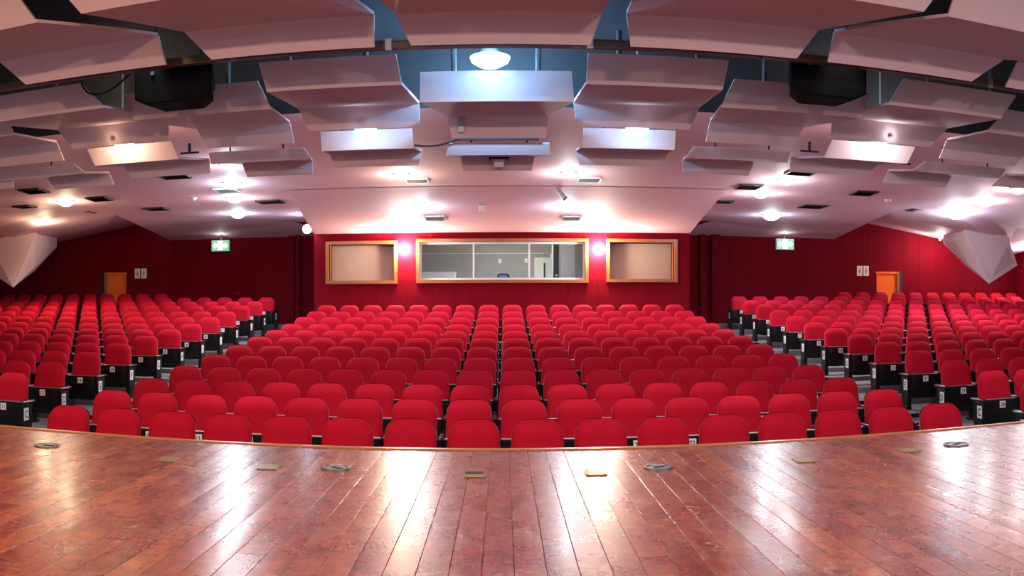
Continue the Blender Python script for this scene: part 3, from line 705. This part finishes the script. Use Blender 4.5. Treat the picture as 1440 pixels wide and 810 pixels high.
# white faceted bodies between side ceiling and wall
def faceted(s, label):
    d0 = 19.2
    if s > 0:
        q = dict(t1=at_d(1350, 325, d0 + .6), t2=at_d(1357, 326, d0), t3=at_d(1420, 341, d0 + .1), m1=at_d(1345, 341, d0 + .9), m2=at_d(1362, 373, d0 + .7), ap=at_d(1391, 399, d0), m3=at_d(1431, 373, d0 + .3))
    else:
        q = dict(t1=at_d(57, 330, d0 + .6), t2=at_d(50, 332, d0), t3=at_d(-13, 345, d0 + .1), m1=at_d(61, 347, d0 + .9), m2=at_d(49, 376, d0 + .7), ap=at_d(18.5, 404, d0), m3=at_d(-22, 377, d0 + .3))
    base = q['ap'].copy()
    top = 0.15
    for k_ in ('t1', 't2', 't3'): q[k_ + 'u'] = q[k_] + Vector((0, 0, top))
    q['b1'] = q['m1'] + Vector((s * 0.5, 1.6, 0.1)); q['b1u'] = q['t1u'] + Vector((s * 0.5, 1.8, 0)); q['b2'] = q['ap'] + Vector((s * 0.3, 1.6, 0.5)); q['b3'] = q['m3'] + Vector((s * 0.6, 1.6, 0.2)); q['b3u'] = q['t3u'] + Vector((s * .6, 1.6, 0))
    for k_ in q: q[k_] = q[k_] - base
    o = thing('faceted_bulkhead', label, 'wall bulkhead', base, 0, 'faceted wall bulkheads')
    MB().slab([q['t2u'], q['t3u'], q['t3'], q['m3'], q['ap'], q['t2']], (0, 0.03, 0)).build('front_facet', M['panel'], o)
    mb = MB(); mb.poly([q['t2u'], q['t2'], q['m1'], q['t1'], q['t1u']]); mb.poly([q['t2'], q['ap'], q['m2'], q['m1']]); mb.build('side_facet', M['panel'], o)
    mb = MB(); mb.poly([q['m1'], q['m2'], q['b1']]); mb.poly([q['t1u'], q['t1'], q['m1'], q['b1'], q['b1u']]); mb.poly([q['m2'], q['ap'], q['b2'], q['b1']]); mb.poly([q['ap'], q['m3'], q['b3'], q['b2']]); mb.poly([q['m3'], q['t3'], q['t3u'], q['b3u'], q['b3']])
    mb.build('rear_facet', M['panel'], o)
faceted(-1, 'white faceted bulkhead under the warm-lit side ceiling'); faceted(1, 'white faceted bulkhead under the cool-lit side ceiling')

# ================================================================== BOOTH WINDOWS
def frame(name, o_, parent, y, depth, t, mat_, proud, names):
    a, b2, z0, z1 = o_
    for nm, pts in zip(names, ([(a - t, z1 + t), (b2 + t, z1 + t), (b2, z1), (a, z1)], [(a - t, z0 - t), (a, z0), (b2, z0), (b2 + t, z0 - t)], [(a - t, z0 - t), (a - t, z1 + t), (a, z1), (a, z0)], [(b2 + t, z0 - t), (b2, z0), (b2, z1), (b2 + t, z1 + t)])):
        MB().slab([Vector((x, y - proud, z)) for x, z in pts], (0, depth + proud, 0)).build(nm, M[mat_], parent)
WN = ('frame_head', 'frame_sill', 'frame_jamb', 'frame_jamb')
for i, o_ in enumerate(OPEN):
    w_ = bpy.data.objects.new('window_%d' % (i + 1), None); col.objects.link(w_); struct(w_)
    frame('frame', o_, w_, CW_D - 0.03, 0.36 if i != 1 else 0.15, 0.075, 'wood_frame', 0.05, WN)
    a, b2, z0, z1 = o_
    if i != 1:
        MB().box((a - .03, CW_D + 0.30, z0 - .03), (b2 + .03, CW_D + 0.33, z1 + .03)).build('screen_panel', M['screen'], w_)
        frame('bead', (a + 0.012, b2 - 0.012, z0 + 0.012, z1 - 0.012), w_, CW_D + 0.27, 0.03, 0.012, 'dark', 0.0, ('bead_top', 'bead_bottom', 'bead_side', 'bead_side'))
    else:
        frame('sash', (a + 0.05, b2 - 0.05, z0 + 0.05, z1 - 0.05), w_, CW_D + 0.03, 0.05, 0.05, 'alu', 0.0, ('sash_head', 'sash_sill', 'sash_stile', 'sash_stile'))
        mx = [a + 0.05] + [wx(666), wx(744.5)] + [b2 - 0.05]
        for x in mx[1:3]: MB().box((x - 0.02, CW_D + 0.03, z0 + 0.05), (x + 0.02, CW_D + 0.08, z1 - 0.05)).build('mullion', M['alu'], w_)
        for p_, q_ in zip(mx, mx[1:]): MB().box((p_, CW_D + 0.05, z0 + 0.05), (q_, CW_D + 0.056, z1 - 0.05)).build('pane', M['glass'], w_)
# control booth behind the window
BF = EYE - 0.45
x0, x1, y0, y1, zt = -2.46, 2.42, CW_D + 0.13, SW_D - 0.02, EYE + 1.95
for nm, lo, hi in (('wall_booth_rear', (x0, y1 - 0.05, BF), (x1, y1, zt)), ('wall_booth_left', (x0 - 0.05, y0, BF), (x0, y1, zt)), ('wall_booth_right', (x1, y0, BF), (x1 + 0.05, y1, zt)),
                   ('floor_booth', (x0, y0, BF - 0.05), (x1, y1, BF)), ('ceiling_booth', (x0, y0, zt), (x1, y1, zt + 0.05))):
    struct(MB().box(lo, hi).build(nm, M['grey_wall']))
l_ = thing('booth_ceiling_lamp', 'ceiling lamp inside the control booth', 'ceiling light', (0.2, 21.9, zt))
MB().box((-0.6, -0.15, -0.06), (0.6, 0.15, 0)).build('diffuser', M['lamp_white'], l_)
MB().box((-0.63, -0.18, -0.03), (0.63, 0.18, 0)).build('tray', M['white_paint'], l_)
point(l_, (0, -0.95, -0.2), 90, (1, 0.97, 0.92), 0.25)
def booth_pt(px, d): return d * tanx(px)
def booth_z(py, d): return EYE + (V0 - py) * d / F
o = thing('white_cabinet', 'low white cabinet behind the booth window', 'cabinet', (booth_pt(615, 22.2), 22.2, BF))
hw = (booth_pt(640, 22.2) - booth_pt(590, 22.2)) / 2; hz = booth_z(382, 22.2) - BF
MB().box((-hw, 0, 0.06), (hw, 0.45, hz - 0.03)).build('body', M['white_paint'], o)
MB().box((-hw - .01, -0.02, hz - 0.03), (hw + .01, 0.47, hz)).build('top', M['white_paint'], o)
for e in (-1, 1): MB().box((min(0, e) * hw + .01, -0.02, 0.08), (max(0, e) * hw - .01, 0, hz - .04)).build('door', M['white_paint'], o)
MB().box((-hw + .03, 0.03, 0), (hw - .03, 0.42, 0.06)).build('plinth', M['dark'], o)
o = thing('office_chair', 'black office chair with blue backrest inside the booth', 'chair', (booth_pt(708, 21.6), 21.6, BF))
tz = booth_z(384.5, 21.6) - BF
mb = MB()
sec = lambda w, h, n=6: [(-w, 0), (w, 0)] + [(w - .08 + .08 * math.cos(a), h - .08 + .08 * math.sin(a)) for a in [math.pi / 2 * i / n for i in range(n + 1)]] + [(-w + .08 - .08 * math.sin(a), h - .08 + .08 * math.cos(a)) for a in [math.pi / 2 * i / n for i in range(n + 1)]]
mb.rings([[Vector((x, 0, tz - .5 + z)) for x, z in sec(.16, .50)], [Vector((x, .04, tz - .5 + z)) for x, z in sec(.16, .50)]]); mb.build('back_frame', M['black_plastic'], o)
mb = MB(); mb.rings([[Vector((x, -.03, tz - .47 + z)) for x, z in sec(.125, .43)], [Vector((x, 0.0, tz - .47 + z)) for x, z in sec(.125, .43)]]); mb.build('backrest', M['blue'], o)
MB().box((-.23, -.45, .42), (.23, 0.0, .50)).build('seat', M['blue'], o)
MB().box((-.04, .0, .40), (.04, .04, tz - .4)).build('back_post', M['black_plastic'], o)
MB().tube((0, -.22, .08), (0, -.22, .42), .03).build('column', M['black_plastic'], o)
for i in range(5):
    a = 2 * math.pi * i / 5; MB().tube((0, -.22, .09), (.28 * math.cos(a), -.22 + .28 * math.sin(a), .05), .025).build('leg', M['black_plastic'], o); 
    MB().tube((.28 * math.cos(a), -.23 + .28 * math.sin(a), .03), (.28 * math.cos(a), -.20 + .28 * math.sin(a), .03), .03).build('castor', M['black_plastic'], o)
dB = y1 - 0.06
dr_ = bpy.data.objects.new('door_3', None); col.objects.link(dr_); struct(dr_); dr_.location = (0, dB, BF)
xa, xb, zt_ = booth_pt(754, dB), booth_pt(779, dB), booth_z(365, dB) - BF
MB().box((xa, -0.04, 0), (xb, 0, zt_)).build('door_leaf', M['cream'], dr_)
MB().box((xa - .05, -.05, 0), (xa, 0, zt_ + .05)).build('door_frame', M['cream'], dr_); MB().box((xa, -.05, zt_), (xb, 0, zt_ + .05)).build('door_frame', M['cream'], dr_); MB().box((xb, -.05, 0), (xb + .05, 0, zt_ + .05)).build('door_frame', M['cream'], dr_)
MB().box(((xa + xb) / 2 - .04, -.05, zt_ - .55), ((xa + xb) / 2 + .01, -.04, zt_ - .1)).build('glazing_slot', M['dark'], dr_)
MB().tube((xb - .06, -.09, .85), (xb - .06, -.04, .85), .025).build('door_handle', M['steel'], dr_)
o = thing('equipment_rack', 'tall dark equipment rack at the side of the booth', 'rack', (booth_pt(782.5, 21.9), 21.9, BF))
MB().box((-.09, 0, 0), (.09, .5, 2.2)).build('body', M['booth_grey'], o); MB().box((-.075, -.01, .05), (.06, 0, 2.15)).build('front', M['dark'], o)
for i in range(3): MB().tube((.0, -.02, .98 + i * .10), (.0, -.01, .98 + i * .10), .025).build('dial', M['white_paint'], o)
o = thing('grey_locker', 'pale grey locker beside the dark rack in the booth', 'locker', (booth_pt(798.5, 21.9), 21.9, BF))
MB().box((-.19, 0, 0), (.19, .5, 2.05)).build('body', M['booth_grey'], o); MB().box((-.18, -.015, .05), (.18, 0, 2.02)).build('door', M['booth_grey'], o); MB().box((.12, -.03, 1.0), (.14, -.015, 1.2)).build('handle', M['steel'], o)
for px, py, lab in ((703, 367, 'small white wall switch behind the office chair'), (740, 366.5, 'white switch box near the booth mullion'), (776, 360, 'small white box above the booth door')):
    o = thing('wall_switch', lab, 'switch', (booth_pt(px, dB), dB, booth_z(py, dB)))
    MB().box((-.04, -.02, -.06), (.04, 0.008, .06)).build('plate', M['white_paint'], o); MB().box((-.015, -.03, -.02), (.015, -.02, .02)).build('rocker', M['alu'], o)
tag(MB().tube((x0, dB - 0.01, booth_z(356.5, dB)), (booth_pt(775, dB), dB - 0.01, booth_z(356.5, dB)), .012, 8).build('conduit', M['white_paint']), 'thin pale conduit along the booth rear wall', 'conduit')

# ================================================================== SIDE DOORS, SIGNS
for s, n_ in ((-1, 1), (1, 2)):
    ta, tb, dz = DOOR[s]
    p = turn((ta + tb) / 2); p = Vector((s * p.x, p.y, 0.12))
    d_ = bpy.data.objects.new('door_%d' % n_, None); col.objects.link(d_); struct(d_)
    d_.location = p; d_.rotation_euler = (0, 0, -s * ANG)
    h = dz - 0.12; w = (tb - ta) / 2
    MB().box((-w, 0.02, 0), (w, 0.07, h - 0.02)).build('door_leaf', M['door_wood'], d_)
    MB().box((-w - .02, -0.05, h - 0.03), (w + .02, 0.08, h + .03)).build('door_head', M['door_wood'], d_)
    MB().box((s * w - .09 if s > 0 else -w, -0.05, 0), (w if s > 0 else -w + .09, 0.015, h)).build('door_jamb', M['wood_frame'], d_)
    e = -s
    MB().box((min(e * w, e * (w - .02)), -0.05, 0), (max(e * w, e * (w - .02)), 0.015, h)).build('door_jamb', M['door_wood'], d_)
    MB().box((s * (w + .03) - .04, -0.06, 0), (s * (w + .03) + .04, 0.05, h + .04)).build('door_edge', M['dark'], d_)
    MB().tube((e * (w - .1), -0.03, .9), (e * (w - .1), 0.02, .9), .02).build('door_handle', M['steel'], d_)
def wall_pt(px, py):                                # point on the turned wall
    t_ = abs(tanx(px)); t = (t_ * SW_D - XC) / (math.cos(ANG) + t_ * math.sin(ANG)); q = turn(t)
    sgn = 1 if px > U0 else -1
    if t < 0: q = Vector((t_ * SW_D, SW_D, 0))
    return Vector((sgn * q.x, q.y, EYE + vof(px, py) * q.y / (F * cosx(px))))
for i, (px, py, fig) in enumerate(((194, 384.5, 'a'), (203, 384.5, 'b'), (1208.5, 381, 'a'), (1217.5, 381, 'b'))):
    p = wall_pt(px, py); s = 1 if px > U0 else -1
    nrm = Vector((-s * math.sin(ANG), -math.cos(ANG), 0))
    side = 'stage-left' if s < 0 else 'stage-right'
    o = thing('toilet_sign', 'small white sign with an orange %s figure beside the %s door' % ('skirted' if fig == 'a' else 'slim', side), 'sign', p + nrm * 0.035, -s * ANG, 'toilet signs')
    hw, hh = .085, .15
    MB().box((-hw, -0.012, -hh), (hw, 0.0, hh)).build('card', M['sign_card'], o)
    mb = MB(); mb.lathe([(0, 0), (.024, 0), (.024, .004), (0, .004)], 14, Matrix.Translation((0, -.012, .085)) @ Matrix.Rotation(math.pi / 2, 4, 'X'))
    if fig == 'a': pts = [(-.022, .055), (.022, .055), (.05, -.05), (.02, -.05), (.02, -.11), (-.02, -.11), (-.02, -.05), (-.05, -.05)]
    else: pts = [(-.035, .055), (.035, .055), (.035, -.03), (.02, -.03), (.02, -.11), (-.02, -.11), (-.02, -.03), (-.035, -.03)]
    mb.slab([Vector((x, -.012, z)) for x, z in pts], (0, -.004, 0)); mb.build('figure', M['orange'], o)
for px, py, side in ((310.5, 345.5, 'stage-left'), (1104, 343.5, 'stage-right')):
    p = at_d(px, py, SW_D - 0.6)
    o = thing('exit_sign', 'lit green and white exit sign hung by the %s rear wall' % side, 'exit sign', p, 0, 'exit signs')
    hw, hh = 14 * (SW_D - .6) / F, 8.2 * (SW_D - .6) / F
    MB().box((-hw, -0.03, -hh), (hw, 0.06, hh)).build('housing', M['white_paint'], o)
    MB().box((-hw + .012, -0.036, -hh + .012), (hw - .012, -0.03, hh - .012)).build('green_face', M['exit_green'], o)
    mb = MB()
    y = -0.036
    def sl(pts): mb.slab([Vector((x, y, z)) for x, z in pts], (0, -.004, 0), 0)
    sl([(-.07, -.12), (-.07, .12), (.07, .12), (.07, -.12)])                                    # doorway
    for e in (-1, 1): sl([(e * .22, 0), (e * .15, .075), (e * .15, .03), (e * .08, .03), (e * .08, -.03), (e * .15, -.03), (e * .15, -.075)])
    mb.build('pictogram', M['exit_white'], o)
    MB().tube((0, 0.05, hh), (0, 0.05, max(hh + .06, EYE + 2.02 - p.z)), .012).build('drop_rod', M['dark'], o)
    point(o, (0, -.02, hh + .05), 2.0, (.8, 1, .93), .03)

# ================================================================== STAGE FLOOR FITTINGS
for px, py, lab in ((66, 627, 'round metal floor socket in the orange-lit boards'), (472, 658.5, 'round metal floor socket between two brass plates at stage left'), (925, 658, 'round metal floor socket between two brass plates at stage right'), (1344, 625.5, 'round metal floor socket in the cool-lit boards')):
    p = at_z(px, py, -1.0); o = thing('floor_socket', lab, 'floor socket', p + Vector((0, 0, .0005)), random.uniform(-.6, .6), 'round floor sockets')
    r = .092
    MB().lathe([(r, 0), (r * .98, .008), (r * .84, .009), (r * .8, .004), (r * .8, 0)], 28).build('ring', M['socket'], o, True)
    MB().lathe([(0, .003), (r * .8, .003), (r * .8, 0), (0, 0)], 28).build('lid', M['steel'], o, True)
    MB().box((-.03, -.012, .003), (.05, .012, .006)).build('slot', M['dark'], o)
for i, (px, py, lab) in enumerate(((237, 646.5, 'brass floor plate between the orange-lit socket and a cool highlight'), (378, 657.5, 'brass floor plate next to the stage-left centre socket'), (668, 668.5, 'worn brass floor plate with a dark slot in the middle boards'), (837, 665.5, 'brass floor plate beside the bright board highlight'), (1130, 648, 'brass floor plate beyond the stage-right centre socket'), (1277, 634, 'brass floor plate before the cool-lit round socket'))):
    p = at_z(px, py, -1.0); o = thing('floor_plate', lab, 'floor plate', p, math.atan2(p.x, p.y) * -0.15, 'brass floor plates')
    MB().box((-.062, -.075, 0), (.062, .075, .006)).build('plate', M['brass'], o)
    for a in (-1, 1):
        for b2 in (-1, 1): MB().lathe([(0, .009), (.006, .008), (.006, .006)], 8, Matrix.Translation((a * .05, b2 * .062, 0))).build('screw', M['socket'], o)
    if i == 2: MB().box((-.06, .02, .006), (.045, .072, .009)).build('slot', M['dark'], o)

# ================================================================== THEATRE SEATS
def back_outline(w, z0, z1, r, rb, flare, n=6):
    pts = []
    for cx, cz_, a0, rr in ((w - r, z1 - r, 0, r), (-w + r, z1 - r, 90, r), (-w * flare + rb, z0 + rb, 180, rb), (w * flare - rb, z0 + rb, 270, rb)):
        for i in range(n + 1):
            a = math.radians(a0 + 90 * i / n); pts.append((cx + rr * math.cos(a), cz_ + rr * math.sin(a)))
    return pts
LEAN = 0.13
def bk_y(z): return (z - 0.45) * LEAN
def make_backrest():
    mb = MB(); z0, z1, w = 0.40, 0.87, 0.218
    rings = []
    for y, ins in ((0.062, 0.03), (0.050, 0.010), (0.030, 0.0), (-0.008, 0.003), (-0.027, 0.012), (-0.043, 0.029), (-0.055, 0.056), (-0.062, 0.095), (-0.064, 0.14)):
        ol = back_outline(w - ins, z0 + ins * 0.6, z1 - ins, max(0.02, 0.118 - ins * 0.6), max(0.01, 0.03 - ins * .2), 1.055)
        # slight crown on the top edge
        rings.append([Vector((x, y + bk_y(z) - (0.018 * max(0.0, 1 - (z - z0) / 0.16) if y < 0 else 0) + (0.055 * max(0.0, (z - z1 + 0.125) / 0.125) ** 2 if y < 0.01 else 0), z + (0.020 * (1 - (x / w) ** 2) - 0.010 if z > 0.7 else 0))) for x, z in ol])
    mb.rings(rings); return mb.mesh('backrest', M['velvet'], True)
def make_shell():
    mb = MB(); rings = []
    for y, ins in ((0.060, 0.02), (0.044, 0.006)):
        ol = back_outline(0.218 - ins, 0.34, 0.865 - ins, 0.09, 0.03, 1.03, 4)
        rings.append([Vector((x, y + bk_y(z), z)) for x, z in ol])
    mb.rings(rings); return mb.mesh('back_shell', M['black_plastic'], True)
def make_pan():
    pf = [(-.062, .512), (-.150, .522), (-.160, .516), (-.163, .44), (-.165, .36), (-.158, .27), (-.138, .20), (-.105, .165), (-.062, .165)]
    mb = MB(); w = .228
    def sect(x, k_): return [Vector((x, -.062 + (y + .062) * k_, .34 + (z - .34) * (1 if z > .34 else k_))) for y, z in pf]
    mb.rings([sect(-w, .93), sect(-w + .012, 1.0), sect(-w * .4, 1.03), sect(w * .4, 1.03), sect(w - .012, 1.0), sect(w, .93)])
    return mb.mesh('seat', M['black_plastic'], True)
def make_cushion():
    mb = MB(); w = .224; rings = []
    for y, ins in ((-.060, .0), (-.02, .0), (.0, .02), (.005, .05)):
        ol = back_outline(w - ins, .19 + ins, .528 - ins, .04, .05, 1.0, 3); rings.append([Vector((x, y - .002, z)) for x, z in ol])
    mb.rings(rings); return mb.mesh('seat_cushion', M['velvet'], True)
def make_edge():
    mb = MB(); mb.tube((-.222, -.105, .520), (.222, -.105, .520), .007, 8); return mb.mesh('seat_edge', M['steel'], True)
def make_standard():
    mb = MB(); mb.box((-.017, -.13, .03), (.017, .13, .50)); mb.box((-.03, -.17, 0), (.03, .17, .03)); return mb.mesh('standard', M['black_plastic'])
def make_arm():
    mb = MB(); rings = []
    for y, k_ in ((-.215, .55), (-.205, .85), (-.18, 1.0), (.10, .92), (.115, .6)):
        rings.append([Vector((.032 * k_ * math.cos(a), y, .522 + .022 * k_ * math.sin(a))) for a in [2 * math.pi * i / 10 for i in range(10)]])
    mb.rings(rings); return mb.mesh('armrest', M['arm_plastic'], True)
def make_end():
    mb = MB(); sec = [(-.19, .05), (.0, .05), (.02, .49), (-.21, .50)]
    mb.rings([[Vector((-.03, y, z)) for y, z in sec], [Vector((.03, y, z)) for y, z in sec]]); mb.box((-.04, -.18, 0), (.04, .02, .05)); return mb.mesh('end_panel', M['black_plastic'])
ME = dict(back=make_backrest(), shell=make_shell(), pan=make_pan(), cushion=make_cushion(), edge=make_edge(), std=make_standard(), arm=make_arm(), end=make_end())

_glyph = {}
def glyph_mesh(text, size):
    key = (text, size)
    if key not in _glyph:
        cu = bpy.data.curves.new('t', 'FONT'); cu.body = text; cu.size = size; cu.align_x = 'CENTER'; cu.align_y = 'CENTER'; cu.resolution_u = 3; cu.offset = size * 0.02
        tmp = bpy.data.objects.new('t', cu); col.objects.link(tmp)
        me = bpy.data.meshes.new_from_object(tmp.evaluated_get(bpy.context.evaluated_depsgraph_get()))
        bpy.data.objects.remove(tmp); _glyph[key] = me
    return _glyph[key]
_plate = {}
def plate_mesh(text, w, h, size, ink, sx_=1.0, side=False):
    key = (text, w, h, ink, side)
    if key not in _plate:
        mb = MB(); mb.box((-w / 2, -.003, -h / 2), (w / 2, .003, h / 2), 0)
        g = glyph_mesh(text, size); xs_ = [v.co.x for v in g.vertices]; ys_ = [v.co.y for v in g.vertices]
        cx, cy = (max(xs_) + min(xs_)) / 2, (max(ys_) + min(ys_)) / 2
        vs_ = [mb.bm.verts.new(((v.co.x - cx) * sx_, -.0042, v.co.y - cy)) for v in g.vertices]
        for p_ in g.polygons:
            try: mb.bm.faces.new([vs_[i] for i in p_.vertices]).material_index = 1
            except ValueError: pass
        _plate[key] = mb.mesh('number_plate', [M['plate_white'], M[ink]], fix=False)
    return _plate[key]

ROW_SHIFT = [.02, -.06, -.09, -.08] + [-.05] * 8
seats = []          # (x, y, floor z, row index, block, index from aisle / column, number, end side or 0)
for r in range(12):
    for j in range(16):
        k_ = j - 8
        x = (k_ + 0.5) * 0.53 + ROW_SHIFT[r] + random.uniform(-.002, .002)
        seats.append(dict(x=x, y=ROW_D[r], z=ROW_FL[r], row=r, block='c', j=j, num=11 + j, end=(-1 if j == 0 else 1 if j == 15 else 0)))
LEFT_NUM = {2: 11, 3: 12, 4: 14, 5: 14, 6: 15, 7: 16, 8: 16, 9: 18, 10: 17, 11: 17, 12: 17, 13: 16, 14: 12}
RIGHT_NUM = {1: 28, 2: 28, 3: 29, 4: 31, 5: 31, 6: 32, 7: 33, 8: 33, 9: 33, 10: 33, 11: 35, 12: 34, 13: 34, 14: 40}
for s in (-1, 1):
    for r in range(1, 15):
        d = ROW_D[r]; lim = d * math.tan((W - U0 if s > 0 else U0) / F) + 0.20
        X = 6.1 if r > 1 else 5.92
        if r == 2: X = 6.02
        for j in range(0, 24):
            if r == 14 and j < 6: continue
            x = X + .576 * j
            if x - .24 > lim and not (r == 1 and s > 0 and j == 0): break
            n0 = (LEFT_NUM if s < 0 else RIGHT_NUM).get(r, 10)
            jj = j - 6 if r == 14 else j
            seats.append(dict(x=s * x, y=d, z=ROW_FL[r], row=r, block='l' if s < 0 else 'r', j=jj, num=max(1, n0 + s * jj), end=(-s if jj == 0 else 0)))
seats.sort(key=lambda q: math.hypot(q['x'], q['y']))
ROWL = 'ABCDEFGHIJKLMNO'
near, far = seats[:300], seats[300:]
def seat_label(q):
    if q['block'] == 'c':
        jn = q['j'] if q['j'] < 8 else 15 - q['j']
        return 'red folding theatre seat, %s from the %s aisle, %s row of the centre block' % (ORD[jn], 'stage-left' if q['j'] < 8 else 'stage-right', ORD[q['row']])
    return 'red folding theatre seat, %s from the aisle in row %s of the %s block' % (ORD[q['j']], ROWL[q['row']], 'stage-left' if q['block'] == 'l' else 'stage-right')
GRP = dict(c='seats of the centre block', l='seats of the stage-left block', r='seats of the stage-right block')
def add_seat(q):
    o = thing('theatre_seat', seat_label(q), 'theatre seat', (q['x'], q['y'], q['z']), 0, GRP[q['block']])
    link('backrest', ME['back'], o); link('back_shell', ME['shell'], o)
    st = link('seat', ME['pan'], o); link('seat_cushion', ME['cushion'], st); link('seat_edge', ME['edge'], st)
    k_ = 1.0 if q['block'] == 'c' else 1.06; o.scale = (k_, 1, 1)
    ink = 'ink_red' if (q['block'] == 'l' and q['row'] < 6) else 'ink'
    link('number_plate', plate_mesh(str(q['num']), .080, .086, .072, ink, .82), st, (0.0, -.169, .457))
    half = .265 if q['block'] == 'c' else .288 / 1.06
    # supports: each seat carries the one on its stage-right side, the first of the row both
    sides = [1]
    if q['end'] == -1 or (q['block'] == 'r' and q['j'] == 0): sides = [-1, 1]
    if q['block'] == 'l': sides = [-1] + ([1] if q['end'] == 1 else [])
    for s in sides:
        is_end = q['end'] == s
        su = link('end_panel' if is_end else 'standard', ME['end'] if is_end else ME['std'], o, (s * half, 0, 0))
        link('armrest', ME['arm'], su)
        if is_end and q['block'] != 'c':
            me = plate_mesh(ROWL[q['row']], .105, .155, .13, 'ink', .8, True)
            pl = link('row_plate', me, su, (s * .033, -.13, .375)); pl.rotation_euler = (0, 0, s * math.pi / 2)
            pl['label'] = 'white row letter plate'
    return o
for q in near: add_seat(q)
# the farthest seats, one joined object
mb = MB()
for q in far:
    half = .288
    for key, off in (('back', (0, 0, 0)), ('pan', (0, 0, 0)), ('cushion', (0, 0, 0)), ('std', (half, 0, 0)), ('arm', (half, 0, 0))):
        me = ME[key]; mi = 0 if key in ('back', 'cushion') else 1
        vs_ = [mb.bm.verts.new((v.co.x + q['x'] + off[0], v.co.y + q['y'] + off[1], v.co.z + q['z'] + off[2])) for v in me.vertices]
        for p_ in me.polygons:
            f = mb.bm.faces.new([vs_[i] for i in p_.vertices]); f.material_index = mi
    if q['end']:
        g = plate_mesh(str(q['num']), .080, .086, .072, 'ink', .82)
        for e_me, off, rot, base_mi in ((g, Vector((0, -.169, .462)), 0, 2), (ME['end'], Vector((q['end'] * half, 0, 0)), 0, 1), (ME['arm'], Vector((q['end'] * half, 0, 0)), 0, 1),
                          (plate_mesh(ROWL[q['row']], .105, .155, .13, 'ink', .8, True), Vector((q['end'] * (half + .033), -.13, .375)), q['end'] * math.pi / 2, 2)):
            R = Matrix.Rotation(rot, 3, 'Z')
            vs_ = [mb.bm.verts.new(R @ v.co + off + Vector((q['x'], q['y'], q['z']))) for v in e_me.vertices]
            for p_ in e_me.polygons: mb.bm.faces.new([vs_[i] for i in p_.vertices]).material_index = base_mi + (p_.material_index if base_mi == 2 else 0)
me = mb.mesh('far_seats', [M['velvet'], M['black_plastic'], M['plate_white'], M['ink']], True, fix=False)
tag(link('far_theatre_seats', me), 'many red folding seats filling the farthest rows of both side blocks', 'theatre seats', None, 'stuff')
print('SEATS', len(seats), 'far', len(far))
